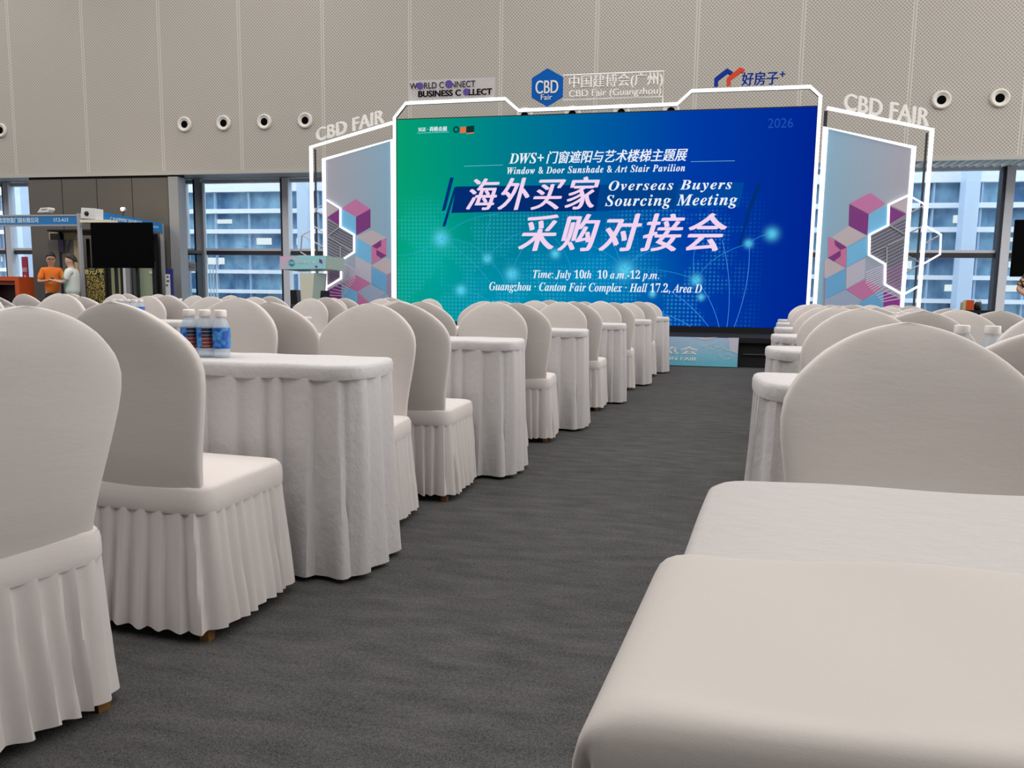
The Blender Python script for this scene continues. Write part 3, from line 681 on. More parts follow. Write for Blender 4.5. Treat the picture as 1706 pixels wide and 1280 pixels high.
def pleat_skirt(hx_, hy, r, z1, z0, pitch, amp0, amp1, flare, seed, step, rows=9, jitter=0.35, hem=0.01, sharp=0.78, wob=0.006):
    rnd = random.Random(seed); base, tot = resample(rrect(hx_, hy, r), step)
    cuts = [0.0]
    while cuts[-1] < tot-pitch*0.7: cuts.append(cuts[-1]+pitch*rnd.uniform(1-jitter, 1+jitter))
    k = tot/cuts[-1]; cuts = [c*k for c in cuts]
    amps = [rnd.uniform(0.6, 1.25) for _ in cuts]; lean = [rnd.uniform(-1, 1) for _ in cuts]; hems = [rnd.uniform(-hem, hem) for _ in cuts]
    mb = MB(); rings = []
    for i in range(rows):
        f = i/(rows-1); z = z1+(z0-z1)*f; ring = []
        for (x, y, nx, ny, s) in base:
            j = 0
            ss = (s+0.012*math.sin(s*9+seed)*f) % tot
            while j < len(cuts)-2 and cuts[j+1] <= ss: j += 1
            g = (ss-cuts[j])/(cuts[j+1]-cuts[j])
            h = g/sharp if g < sharp else (1-g)/(1-sharp)
            h = h*h*(3-2*h)
            am = (amp0+(amp1-amp0)*f**0.8)*amps[j]
            o_ = flare*f**1.1+am*(h-0.5)+wob*f*math.sin(s*5.3+seed*1.7+f*2)
            tx, ty = -ny, nx; sw = 0.012*lean[j]*f*f
            zz = z+hems[j]*f*h*0.8
            ring.append((x+nx*o_+tx*sw, y+ny*o_+ty*sw, max(0.006, zz)))
        rings.append(ring)
    mb.rings(rings, False); return mb
def back_mb(seed, wr=0.0):
    rnd = random.Random(seed); mb = MB(); zs = [0.40, 0.425, 0.45, 0.49, 0.54, 0.6, 0.66, 0.71, 0.75, 0.785, 0.81, 0.83, 0.848, 0.864, 0.878, 0.89, 0.9, 0.908, 0.915, 0.921, 0.926, 0.929, 0.931, 0.932]
    n = 56; rings = []
    ph = rnd.uniform(0, 6)
    for z in zs:
        w = dome(z); k = (z-0.40)/0.53; yc = -0.193-0.082*k**1.1
        th = 0.023 if z < 0.8 else 0.023*max(0.3, math.sqrt(max(0, 1-((z-0.8)/0.134)**2)))
        if z < 0.5: th *= 0.72+0.28*max(0, (z-0.42)/0.08)
        ring = []
        for j in range(n):
            a = 2*math.pi*j/n; ca, sa = math.cos(a), math.sin(a)
            X = w*math.copysign(abs(ca)**0.45, ca); Y = th*math.copysign(abs(sa)**0.5, sa)
            q = X/0.226; cv = 0.030*q*q*(0.25+0.75*min(1, k*1.5))
            wv = wr*(math.sin(9*X*4+z*22+ph)*0.5+math.sin(z*60+X*14+ph*2)*0.5)
            cr_ = 0.0022*math.sin(X*34+ph)*math.exp(-((z-0.86)/0.05)**2)
            ring.append((X*(1+wr*2*math.sin(z*31+ph)), yc+Y+cv+wv+cr_, z))
        rings.append(ring)
    mb.rings(rings); return mb
def make_chair(label, group):
    t = thing('banquet_chair', label, 'chair', (0, 0, 0), 0, group)
    back_mb(1).build('backrest', M['spandex'], t, True)
    ps = rrect(0.212, 0.212, 0.05, 8); mb = MB(); rs = []
    for z, k in ((0.395, 1.0), (0.418, 1.012), (0.428, 1.004), (0.435, 0.975), (0.439, 0.9), (0.443, 0.6), (0.445, 0.25)): rs.append([(p[0]*k, p[1]*k, z) for p in ps])
    mb.rings(rs); mb.build('seat', M['spandex'], t, True)
    mb = MB(); rs = []
    for z, o_ in ((0.424, 0.004), (0.410, 0.0075), (0.39, 0.0085), (0.37, 0.0085), (0.36, 0.006)): rs.append([(p[0]+p[2]*o_, p[1]+p[3]*o_, z) for p in ps])
    mb.rings(rs, False); mb.build('seat_band', M['spandex'], t, True)
    pleat_skirt(0.216, 0.216, 0.05, 0.366, 0.036, 0.047, 0.009, 0.024, 0.024, 3, 0.0058, sharp=0.88).build('skirt', M['skirtcloth'], t, True, sharp=0.7)
    for sx_, sy in ((1, 1), (-1, 1), (1, -1), (-1, -1)):
        mb = MB(); X, Y = sx_*0.178, sy*0.178
        rs = []
        for z, h, k in ((0.0, 0.014, 1.08), (0.05, 0.016, 1.06), (0.4, 0.02, 0.86)): rs.append([(X*k+a*h, Y*k+b*h, z) for a, b in ((-1, -1), (1, -1), (1, 1), (-1, 1))])
        mb.rings(rs); mb.build('leg', M['footwood'], t)
    return t
chair0 = None
SK = [pleat_skirt(0.216, 0.216, 0.05, 0.366, 0.036, 0.048, 0.009, 0.024, 0.024, s, 0.006, sharp=0.88).build('skirt', M['skirtcloth'], None, True, sharp=0.7) for s in (11, 23, 37)]
BK = [back_mb(s).build('backrest', M['spandex'], None, True) for s in (4, 8)]
SKM = [o.data for o in SK]; BKM = [o.data for o in BK]
for o in SK+BK: bpy.data.objects.remove(o)
rng = random.Random(7)
def chair(x, y, rz, label, group, h=1.0, plain=False):
    global chair0
    if chair0 is None:
        chair0 = make_chair(label, group); chair0.location = (x, y, 0); chair0.rotation_euler = (0, 0, rz); chair0.scale = (1, 0.94, h); return chair0
    sw = {} if plain else {'skirt': rng.choice(SKM), 'backrest': rng.choice(BKM)}
    return dup(chair0, (x, y, 0), rz, label, group, (1, 0.94, h), sw)

# ---------------------------------------------------------------- tables
TZ = 0.733
TAB = {}
def make_table(label, group, L, D, r=0.05, seed=1):
    t = thing('banquet_table', label, 'table', (0, 0, 0), 0, group)
    hx_, hy = L/2, D/2; base, tot = resample(rrect(hx_, hy, r, 12), 0.02)
    mb = MB(); rs = []; rnd = random.Random(seed)
    wv = lambda s, k: 0.003*math.sin(s*23+seed)*k
    for dz, o_ in ((-0.05, 0.0005), (-0.04, 0.002), (-0.016, 0.002), (-0.005, -0.002), (0.0, -0.011)): rs.append([(p[0]+p[2]*o_, p[1]+p[3]*o_, TZ+dz+wv(p[4], 1 if dz < -.03 else 0.4)) for p in base])
    rs.append([(p[0]*0.85, p[1]*0.85, TZ+0.001) for p in base]); rs.append([(p[0]*0.3, p[1]*0.3, TZ) for p in base])
    mb.rings(rs[::-1], False); mb.f.append(tuple(range(len(base)))); mb.mi.append(0)
    mb.build('tabletop', M['linen'], t, True)
    pleat_skirt(hx_-0.004, hy-0.004, r, TZ-0.045, 0.018, 0.082, 0.012, 0.034, 0.016, seed, 0.0085, 12, 0.45, 0.008, 0.84, 0.010).build('table_skirt', M['linen'], t, True, sharp=0.8)
    return t
SK2 = []
ORD = ['first', 'second', 'third', 'fourth', 'fifth', 'sixth', 'seventh']
L_T, D_T = 1.34, 0.38
proto = None; TSK = None
def table(cx_, cy_, label, group):
    global proto, TSK
    if proto is None:
        proto = make_table(label, group, L_T, D_T, 0.08, 2); proto.location = (cx_, cy_, 0)
        a = pleat_skirt(L_T/2-0.004, D_T/2-0.004, 0.08, TZ-0.045, 0.018, 0.078, 0.012, 0.034, 0.016, 19, 0.0085, 12, 0.45, 0.008, 0.84, 0.010).build('tmp', M['linen'], None, True, sharp=0.8)
        TSK = [a.data, [q for q in proto.children if q.name.startswith('table_skirt')][0].data]; bpy.data.objects.remove(a); return proto
    return dup(proto, (cx_, cy_, 0), 0, label, group, None, {'table_skirt': TSK[rng.randrange(2)]})
def block(name, xend, y_near, rows, side, where, group, skip=()):
    """tables with two chairs on each side; side -1: aisle end on the right, +1: aisle end on the left"""
    for k in rows:
        xe, yn = xend(k), y_near(k); yf = yn+D_T; nth = ORD[rows.index(k)] if len(rows) > 1 else 'only'
        nm = '%s %s table' % (nth, where)
        if ('t', k) not in skip: table(xe+side*L_T/2, yn+D_T/2, 'white skirted table, %s from the camera in the %s' % (nth, where), 'white skirted tables')
        for c in (0, 1):
            end = 'aisle seat' if c == 0 else 'inner seat'
            xc = xe+side*((0.345 if side < 0 else 0.455)+0.655*c)
            for kind in ('near', 'far'):
                if (kind, k, c) in skip: continue
                jx, jr = rng.uniform(-.02, .02), R_(rng.uniform(-3, 3)); h = rng.uniform(0.985, 1.012)
                if kind == 'near': chair(xc+jx+((0.055*side-(0.035 if k == 1 and name == 'a' else 0)) if side < 0 else 0), yn-0.275, jr+R_(-2), 'white chair, back to camera, %s, %s table of the %s' % (end, nth, where), group, h)
                else: chair(xc+jx+(0.045 if side < 0 else 0), yf+0.275, math.pi+jr, 'white chair facing camera, %s, %s table of the %s' % (end, nth, where), group, h)
GL = 'white covered chairs left of the aisle'; GR = 'white covered chairs right of the aisle'
yl = lambda k: 2.24+1.515*(k-1)
xl = lambda k: -0.925+0.227*(k-1)
block('a', xl, yl, [1, 2, 3, 4, 5, 6], -1, 'left aisle column', GL)
block('b', lambda k: xl(k)-3.2, yl, [2, 3, 4, 5, 6], -1, 'middle left column', GL, skip=(('near', 2, 0), ('near', 2, 1), ('near', 3, 1)))
block('c', lambda k: xl(k)-6.45, yl, [4, 5, 6], -1, 'far left column', GL, skip=(('near', 4, 0), ('near', 4, 1), ('far', 4, 1)))
yr = lambda k: 2.11+1.515*(k-1)
xr = lambda k: 0.315+0.252*(k-1)
block('r', xr, yr, [1, 2, 3, 4, 5, 6], 1, 'right column', GR)
# turned chair at the left edge
ca = chair(-1.455, 1.285, R_(70.5), 'large white covered chair turned sideways at the left edge, nearest the camera', GL, 1.0)
for ch in ca.children:      # this one leans further back
    if ch.name.startswith('backrest'):
        ch.data = ch.data.copy()
        for v in ch.data.vertices: v.co.y -= 0.085*max(0, (v.co.z-0.42)/0.5)
# crumpled chair
cc = chair(-4.97, yl(3)-0.25, R_(8), 'white chair with a loose crumpled cover by the left photo edge', GL, 1.0)
for ch in cc.children:
    if ch.name.startswith('backrest'):
        w_ = back_mb(15, 0.012).build('tmp', M['wrinkled'], None, True); ch.data = w_.data; bpy.data.objects.remove(w_)
# nearest right table, deeper, with the smooth topper, and its two chairs
nt = make_table('nearest white table at the lower right, with crinkled linen top', 'white skirted tables', 1.4, 0.585, 0.045, 5)
nt.location = (0.735, 0.68, 0)
for ch in nt.children:
    if ch.name.startswith('tabletop'): ch.data.materials[0] = cloth('soft_grey_white_linen', (172, 168, 166), crinkle=40, cs=0.55, cd=0.008, stretch=(0.6, 1, 1))
for ch in nt.children:      # its aisle end hangs at a slant
    for v in ch.data.vertices: v.co.x += 0.16*v.co.y
chair(0.47, 1.235, math.pi+R_(1), 'large white covered chair facing camera behind the nearest right table', GR, 0.992)
chair(1.16, 1.245, math.pi+R_(-2), 'white covered chair facing camera behind the nearest right table, cut by right edge', GR, 1.0)
def topper():
    nx_, ny = 40, 16; X0, X1, Y0, Y1 = -0.716, 0.72, -0.300, -0.02; mb = MB(); H = 0.006
    prof = [(Y0+0.0, -0.085), (Y0-0.006, -0.055), (Y0-0.005, -0.024), (Y0-0.001, -0.006), (Y0+0.009, 0.001), (Y0+0.02, 0.0005), (Y0+0.03, -0.0015), (Y0+0.06, 0.000), (-0.18, 0.0), (-0.1, 0.0), (-0.05, 0.0), (-0.028, 0.0), (-0.021, -0.004), (-0.0205, -0.006)]
    xs = [(-0.006, -0.075), (-0.009, -0.045), (-0.006, -0.022), (0.003, -0.007), (0.022, 0.0)]
    cols = [(X0+a, b) for a, b in xs]+[(X0+0.05+(X1-0.05-X0)*i/nx_, 0.0) for i in range(nx_)]
    vs = []; fs = []
    for i, (x, dzx) in enumerate(cols):
        for j, (y, dzy) in enumerate(prof):
            w = 0.0022*math.sin(x*11+y*7)+0.0015*math.sin(x*31+j)
            yy = y+(0.007*math.sin(x*9)+0.004*math.sin(x*23) if j >= 11 else 0)
            d_ = -math.hypot(dzx, dzy)
            if dzx < -.02 and dzy < -.02: x_ = x+0.012; yy += 0.012
            else: x_ = x
            z = TZ+H+d_+(w if j > 4 and d_ > -.01 else 0)
            if d_ < -0.05: z += 0.004*math.sin(x*40)
            vs.append((x_, yy, z))
    n = len(prof)
    for i in range(len(cols)-1):
        for j in range(n-1): fs.append((i*n+j, (i+1)*n+j, (i+1)*n+j+1, i*n+j+1))
    mb.add(vs, fs); o = mb.build('table_topper', M['runner'], None, True, sub=1)
    o.location = (0.735, 0.68, 0)
    for v in o.data.vertices: v.co.x += 0.16*v.co.y
    tag(o, 'smooth white cloth topper over the near half of the lower right table', 'tablecloth')
topper()

# ---------------------------------------------------------------- water bottles
ma = mat('blue_bottle_label', (24, 96, 186), 0.4); t = NT(ma); o = t.coord()
x, y, z = t.sep(o)
ang = t.math('ARCTAN2', y, x)
nn = t.noise(t.mapv(o, (60, 60, 60)), 1.0, 3)
rm = t.n('ShaderNodeValToRGB'); t.link(nn, rm.inputs[0]); e = rm.color_ramp.elements
e[0].position = .42; e[0].color = lin((10, 70, 165)); e[1].position = .66; e[1].color = lin((70, 150, 210))
# dark and russet information panel on one side of the label
wy = t.math('LESS_THAN', t.math('ABSOLUTE', t.math('ADD', ang, 1.75)), 0.62)
low = t.math('LESS_THAN', z, 0.072)
pan = t.mix(low, lin((20, 26, 52)), lin((112, 44, 36)))
ln = t.math('LESS_THAN', t.math('FRACT', t.math('MULTIPLY', z, 78)), 0.2)
pan = t.mix(t.math('MULTIPLY', ln, 0.5), pan, lin((190, 190, 200)))
t.link(t.mix(wy, rm.outputs[0], pan), t.b.inputs['Base Color']); M['label'] = ma
M['cap'] = mat('white_bottle_cap', (222, 216, 212), 0.4)
bot0 = None; brnd = random.Random(3)
def bottle(x, y, z, label, group, rz=None):
    global bot0
    if rz is None: rz = brnd.uniform(0, 6.28)
    if bot0 is None:
        bot0 = thing('water_bottle', label, 'bottle', (x, y, z), rz, group)
        mb = MB(); mb.lathe([(0.018, 0), (0.027, 0.002), (0.0295, 0.008), (0.0285, 0.016), (0.0295, 0.024), (0.0285, 0.032), (0.0295, 0.040), (0.0298, 0.10), (0.029, 0.108), (0.022, 0.128), (0.0145, 0.14), (0.0135, 0.148)], n=20); mb.build('bottle_body', M['bottle'], bot0, True)
        mb = MB(); mb.lathe([(0.0303, 0.032), (0.0305, 0.036), (0.0305, 0.100), (0.0303, 0.104)], n=24, cap=False); mb.build('bottle_label', M['label'], bot0, True)
        mb = MB(); mb.lathe([(0.0195, 0.142), (0.02, 0.146), (0.02, 0.163), (0.0185, 0.166)], n=20); mb.build('bottle_cap', M['cap'], bot0, True)
        return bot0
    return dup(bot0, (x, y, z), rz, label, group)
TB = TZ+0.002
GB = 'water bottles on the first left table'
names = [['left bottle in front row of water bottles on the nearest left table', 'middle bottle in front row of water bottles on the nearest left table', 'right bottle in front row of water bottles on the nearest left table'],
         ['left bottle in back row of water bottles on the nearest left table', 'middle bottle in back row of water bottles on the nearest left table', 'right bottle in back row of water bottles on the nearest left table']]
for r_ in range(2):
    for c_ in range(3): bottle(-1.622+c_*0.0625-r_*0.041, 2.375+r_*0.062, TB, names[r_][c_], GB, [1.1, 0.95, 3.0][c_])
def cluster(cx_, cy_, nx_, ny, where, grp):
    for j in range(ny):
        for i in range(nx_):
            bottle(cx_+(i-(nx_-1)/2)*0.066, cy_+(j-(ny-1)/2)*0.068, TB, 'water bottle on the %s' % where, grp)
cluster(-4.30, yl(3)+0.2, 4, 2, 'nearest middle left table, front blue cluster', 'bottles on the middle left table')
cluster(-5.0, yl(4)+0.22, 4, 2, 'next middle left table, cluster behind the front blue cluster', 'bottles on the table behind at far left')
cluster(xl(5)-3.2-0.75, yl(5)+0.2, 3, 1, 'far table seen left below the lectern', 'bottles on the table near the lectern')
bottle(0.862, 2.30, TB+0.0, 'water bottle whose cap shows above the big right chair, left of two', 'bottles behind the big right chair')
bottle(0.937, 2.29, TB+0.0, 'water bottle with blue label above the big right chair, right of two', 'bottles behind the big right chair')
cluster(1.10, yr(2)+0.2, 2, 1, 'second right table above the big chair', 'bottles on the second right table')
cluster(1.62, yr(3)+0.2, 4, 1, 'third right table', 'bottles on the third right table')
cluster(1.48, yr(4)+0.2, 3, 1, 'fourth right table', 'bottles on the fourth right table')
# ---------------------------------------------------------------- lectern and monitors on the stage
lt = thing('lectern', 'pale lectern with blue and pink printed top board at the left stage end', 'lectern', (0, 0, 0))
yL = 11.9
M['lec'] = mat('ivory_lectern', (214, 212, 196), 0.5); M['lecside'] = mat('sage_lectern_side', (150, 168, 160), 0.5)
def q3(u, v, y=yL): return P(u, v, y)
a, b, c, d_ = q3(499, 455), q3(523, 455), q3(516, 500), q3(503, 500)
zb_ = 0.43
mb = MB(); mb.prism([(a.x, yL, a.z), (b.x, yL, b.z), (c.x, yL, zb_), (d_.x, yL, zb_)], (0, 0.28, 0)); mb.build('column', M['lec'], lt)
e_ = q3(530, 455)
mb = MB(); mb.prism([(b.x, yL+0.01, b.z), (e_.x+0.03, yL+0.2, b.z), (e_.x-0.06, yL+0.2, zb_), (c.x, yL+0.01, zb_)], (0, 0.08, 0)); mb.build('side_panel', M['lecside'], lt)
ma = mat('lectern_print', (150, 205, 220), 0.5); t = NT(ma); x, y, z = t.sep(t.coord())
x0_, x1_ = q3(466, 440).x, q3(540, 440).x
rm = t.n('ShaderNodeValToRGB'); t.link(t.math('ADD', t.math('DIVIDE', t.math('SUBTRACT', x, x0_), x1_-x0_), t.math('MULTIPLY', t.math('SUBTRACT', z, 1.5), -1.2)), rm.inputs[0]); e = rm.color_ramp
e.elements[0].color = lin((214, 180, 204)); e.elements[1].color = lin((150, 214, 222)); e.elements[0].position = 0.05; e.elements[1].position = 0.4
t.link(rm.outputs[0], t.b.inputs['Base Color'])
mb = MB(); mb.prism([q3(466, 427), q3(541, 426), q3(541, 448), q3(466, 449)], (0, 0.03, 0)); mb.build('top_board', ma, lt)
mb = MB(); mb.prism([q3(466, 427)+Vector((0, .03, 0)), q3(541, 426)+Vector((0, .03, 0)), q3(541, 448)+Vector((0, .03, 0)), q3(466, 449)+Vector((0, .03, 0))], (0.16, 0.42, -0.02)); mb.build('reading_top', M['lecside'], lt)
cc_ = q3(486, 438); mb = MB(); mb.prism([(cc_.x+0.058*math.sin(k*math.pi/3), yL-0.008, cc_.z+0.062*math.cos(k*math.pi/3)) for k in range(6)], (0, 0.01, 0)); mb.build('hexagon_badge', mat('teal_badge', (30, 150, 176), 0.4), lt)
text('badge_lettering', 'CBD', M['white'], lt, 482, 490, 436, 440, yL-0.008, 0.004, 0.01)
text('name_lettering', '中国建博会(广州)', mat('soft_white_print', (226, 236, 240), 0.5), lt, 493.5, 525, 435, 440, yL, 0.004, 0.02)
mb = MB()
mb.m = 0; mb.prism([q3(532, 431), q3(537, 434), q3(537, 440), q3(532, 437)], (0, -0.004, 0)); mb.prism([q3(525, 442), q3(530, 444), q3(526, 447)], (0, -0.004, 0)); mb.build('cube_print', A['purple'], lt)
def monitor(u0, v0, u1, v1, label, flip):
    t_ = thing('stage_speaker', label, 'speaker', (0, 0, 0), 0, 'black speakers beside the lectern')
    p, q = P(u0, v0, 12.05), P(u1, v1, 12.05); k = (q.x-p.x)*0.35
    mb = MB(); mb.prism([(p.x+(k if flip else 0), 12.05, p.z), (q.x-(0 if flip else k), 12.05, p.z), (q.x, 12.05, 0.43), (p.x, 12.05, 0.43)], (0, 0.3, 0)); mb.build('cabinet', M['black'], t_, bevel=0.01)
    mb = MB(); mb.box((p.x+0.03, 12.035, 0.47), (q.x-0.03, 12.05, 0.47+(p.z-0.47)*0.55)); mb.build('grille', M['darkgrey'], t_)
monitor(483, 483, 499, 505, 'black speaker box on stage left of the lectern foot', False)
monitor(528.5, 484, 537.5, 505, 'small black speaker box on stage right of the lectern foot', True)

# ---------------------------------------------------------------- exhibition booth at the left
bo = thing('fair_booth', 'small exhibition booth with blue name boards and aluminium posts at far left', 'booth', (0, 0, 0))
M['alu'] = mat('booth_aluminium', (176, 176, 180), 0.4, 0.3); M['bblue'] = mat('booth_blue_board', (24, 122, 190), 0.45); M['btext'] = mat('booth_white_text', (216, 234, 246), 0.5)
M['dark'] = mat('booth_black_panel', (13, 12, 14), 0.5); M['frost'] = mat('yellow_green_glass', (172, 172, 132), 0.25); M['frost2'] = mat('pale_green_glass', (158, 172, 146), 0.25)
M['gpanel'] = mat('booth_grey_panel', (104, 102, 100), 0.6); M['beige'] = mat('beige_panel', (196, 178, 138), 0.6)
YBo = 15.0; zt_, zb2 = 2.70, 2.44
mb = MB(); mb.box((-17.4, YBo, zb2+0.03), (-12.95, YBo+0.04, zt_-0.03)); mb.build('name_board', M['bblue'], bo)
mb = MB(); mb.box((-17.4, YBo-0.01, zt_-0.035), (-12.9, YBo+0.05, zt_)); mb.build('board_rail', M['alu'], bo)
mb = MB(); mb.box((-17.4, YBo-0.01, zb2), (-12.9, YBo+0.05, zb2+0.035)); mb.build('board_rail', M['alu'], bo)
text('company_lettering', '欧思智能门窗有限公司', M['btext'], bo, -2, 64, 362.5, 371.5, YBo, 0.004, 0.02)
text('booth_number', '17.2-A12', M['btext'], bo, 90, 114, 363.5, 369.5, YBo, 0.004, 0.015)
for x_ in (-17.3, -12.95):
    mb = MB(); mb.box((x_-0.03, YBo-0.02, 0), (x_+0.04, YBo+0.05, zt_+0.02)); mb.build('post', M['alu'], bo)
# side board running back from the corner
pA, pB = Vector((-12.52, 15.02, 0)), Vector((-12.2, 16.85, 0)); dv = (pB-pA).normalized(); nv = Vector((dv.y, -dv.x, 0))
mb = MB(); mb.prism([pA+Vector((0, 0, 2.52)), pB+Vector((0, 0, 2.44)), pB+Vector((0, 0, 2.68)), pA+Vector((0, 0, 2.78))], nv*0.05); mb.build('name_board', M['bblue'], bo)
def sidetext(nm, body, k0, k1, z0, z1, off):
    L = (pB-pA).length
    loc = lambda q: tuple(pA+dv*(q[0])+nv*(0.05-q[1])+Vector((0, 0, q[2])))
    text_box(nm, body, M['btext'], bo, L*k0, L*k1, z0, z1, 0, 0.005, off, 0, 1, 0, 0, loc)
sidetext('company_lettering', '广东高登智能门窗有限公司', 0.18, 0.66, 2.60, 2.68, 0.02); sidetext('booth_number', '17.2-A13', 0.76, 0.93, 2.545, 2.60, 0.015)
mb = MB(); mb.box((pB.x-0.03, pB.y, 0), (pB.x+0.04, pB.y+0.06, 2.68)); mb.build('post', M['alu'], bo)
mb = MB(); mb.box((-14.0, 16.78, 0), (-12.3, 16.86, 2.42)); mb.box((-14.35, 15.6, 2.38), (-12.3, 16.8, 2.42)); mb.build('back_panel', M['dark'], bo)
mb = MB(); mb.box((-14.62, 15.9, 0), (-14.3, 16.0, 2.2)); mb.build('side_panel', M['gpanel'], bo)
mb = MB(); mb.box((-14.25, 15.9, 0), (-13.9, 16.0, 2.2)); mb.build('side_panel', M['gpanel'], bo)
mb = MB(); mb.box((-14.3, 15.88, 0), (-14.25, 16.02, 2.4)); mb.build('post', M['dark'], bo)
mb = MB(); mb.box((P(87, 450, 15.95).x, 15.94, 0), (P(109, 450, 15.95).x, 16.0, 2.36)); mb.build('dark_panel', M['dark'], bo)
mb = MB(); mb.box((-14.62, 15.95, 2.2), (-13.9, 16.02, 2.38)); mb.build('header_panel', M['beige'], bo)
mb = MB(); mb.prism([P(110, 413, 15.9), P(118, 400, 15.9), P(130, 400, 15.9), P(130, 492, 15.9), P(110, 492, 15.9)], (0, 0.05, 0)); mb.build('fabric_panel', M['beige'], bo)
mb = MB(); mb.box((P(101, 450, 15.9).x, 15.86, 1.9), (P(110, 450, 15.9).x, 15.95, 2.2)); mb.build('purple_print', mat('dusky_purple_print', (52, 46, 76), 0.6), bo)
def spot(u, v, y, label, lit):
    t_ = thing('booth_lamp', label, 'lamp', (0, 0, 0)); p = P(u, v, y)
    if lit:
        mb = MB(); mb.lathe([(0.05, 0.06), (0.06, 0.0), (0.058, -0.02)], p+Vector((0, 0.03, 0)), 16, 'y'); mb.build('lamp_shell', M['alu'], t_, True)
        mb = MB(); mb.lathe([(0.052, 0.0), (0.03, 0.02), (0.004, 0.028)], p+Vector((0, 0.0, 0)), 16, 'y'); mb.build('bulb', mat('warm_lit_bulb', (255, 226, 168), emit=5), t_, True)
        mb = MB(); mb.tube([p+Vector((0, 0.05, 0)), Vector((p.x-0.12, p.y+0.06, 2.66))], 0.01, 6); mb.build('lamp_arm', M['black'], t_)
        l = bpy.data.lights.new('booth_lamp_light', 'POINT'); l.energy = 14; l.color = (1, .82, .55); l.shadow_soft_size = 0.06
        o = bpy.data.objects.new('booth_lamp_light', l); COL.objects.link(o); o.location = p+Vector((0, -0.12, 0.05))
    return t_
spot(205, 349, 16.0, 'lit warm spotlight above the blue side board of the booth', True)
fl = thing('floodlight', 'white flat floodlight lying on top of the front blue board', 'lamp'); p = P(72, 352, YBo+0.1)
mb = MB(); mb.prism([P(61, 354.5, YBo), P(67, 346.5, YBo), P(82, 345.5, YBo), P(83, 349, YBo), P(79, 354, YBo)], (0, 0.16, 0)); mb.build('lamp_housing', M['white'], fl, bevel=0.012)
mb = MB(); mb.prism([P(68, 350.5, YBo), P(70, 348, YBo), P(79, 347.5, YBo), P(77, 350, YBo)], (0, -0.005, 0)); mb.build('lamp_face', M['grey'], fl)
pj = thing('projector', 'white box projector with black lens at the booth corner', 'projector')
yp = 14.92
mb = MB(); mb.prism([P(135, 346, yp), P(159, 347.5, yp), P(159, 366, yp), P(134, 364, yp)], (0, 0.25, 0)); mb.build('projector_body', M['white'], pj, bevel=0.01)
mb = MB(); mb.lathe([(0.055, 0), (0.05, 0.02), (0.03, 0.022)], P(144.5, 356, yp), 16, 'y'); mb.build('lens', M['black'], pj, True)
mb = MB(); mb.box((P(133, 370, yp).x, yp, P(133, 370, yp).z-0.01), (P(181, 370, yp).x, yp+0.3, P(133, 370, yp).z+0.05)); tag(mb.build('lit_shelf', mat('warm_white_shelf', (236, 226, 206), 0.5)), 'warm white shelf board under the projector above the black television', 'shelf')

def door_sample(u0, v0, u1, v1, y, ma, label, frame=0.05):
    t_ = thing('door_sample', label, 'door sample', (0, 0, 0), 0, 'door and window samples in the booth')
    a, b = P(u0, v0, y), P(u1, v1, y)
    mb = MB(); mb.box((a.x, y, 0), (b.x, y+0.03, a.z)); mb.build('glass_leaf', ma, t_)
    mb = MB(); mb.box((a.x-frame, y-0.02, 0), (a.x, y+0.05, a.z+frame)); mb.box((b.x, y-0.02, 0), (b.x+frame, y+0.05, a.z+frame)); mb.box((a.x, y-0.02, a.z), (b.x, y+0.05, a.z+frame)); mb.build('frame', M['dark'], t_)
    return t_
door_sample(184, 440, 203, 495, 16.3, M['frost'], 'yellow green glass door sample below the black television', 0.06)
dd_ = door_sample(231, 440, 256, 495, 16.3, M['frost2'], 'pale green glass door sample right below the black television', 0.06)
mb = MB(); p = P(250.5, 454, 16.27); mb.box((p.x-0.035, 16.28, p.z-0.03), (p.x-0.005, 16.3, p.z+0.03)); mb.box((p.x+0.005, 16.28, p.z-0.03), (p.x+0.04, 16.3, p.z+0.03)); mb.build('sticker', M['white'], dd_)
door_sample(146, 400, 150, 495, 16.3, M['beige'], 'narrow beige door sample beside the black television', 0.03)
ws = thing('profile_sample', 'white and grey upright window profile sample between the glass doors', 'door sample')
mb = MB(); a, b = P(204, 440, 16.1), P(210, 495, 16.1); mb.box((a.x, 16.1, 0), (b.x, 16.2, a.z)); mb.build('white_profile', M['white'], ws)
mb = MB(); b2 = P(214, 440, 16.1); mb.box((b.x, 16.12, 0), (b2.x, 16.2, a.z)); mb.build('grey_profile', M['grey'], ws)
mb = MB(); b3, b4 = P(219, 440, 16.1), P(223, 440, 16.1); mb.box((b3.x, 16.12, 0), (b4.x, 16.2, a.z)); mb.build('grey_profile', M['darkgrey'], ws)
# price poster
po = thing('price_poster', 'black poster with yellow printed price 8元 beside the white shirted person', 'poster'); yq = 14.8
a, b = P(142, 446, yq), P(176, 492, yq)
ma = mat('yellow_speckled_print', (20, 18, 14), 0.6); t = NT(ma); nn = t.noise(t.coord(), 42, 2, 0.5)
rm = t.n('ShaderNodeValToRGB'); t.link(nn, rm.inputs[0]); e = rm.color_ramp.elements; e[0].position = 0.47; e[0].color = lin((22, 20, 14)); e[1].position = 0.55; e[1].color = lin((186, 168, 84)); t.link(rm.outputs[0], t.b.inputs['Base Color'])
mb = MB(); mb.box((a.x, yq, 0.0), (b.x, yq+0.03, a.z)); mb.build('board', M['dark'], po)
mb = MB(); p_, p2 = P(144, 459, yq), P(175, 492, yq); mb.box((p_.x, yq-0.004, 0.3), (p2.x, yq, p_.z)); mb.build('speckled_print', ma, po)
text('price_lettering', '8元/平', mat('yellow_lettering', (214, 198, 112), 0.5), po, 142, 174, 448, 458, yq, 0.004, 0.03)
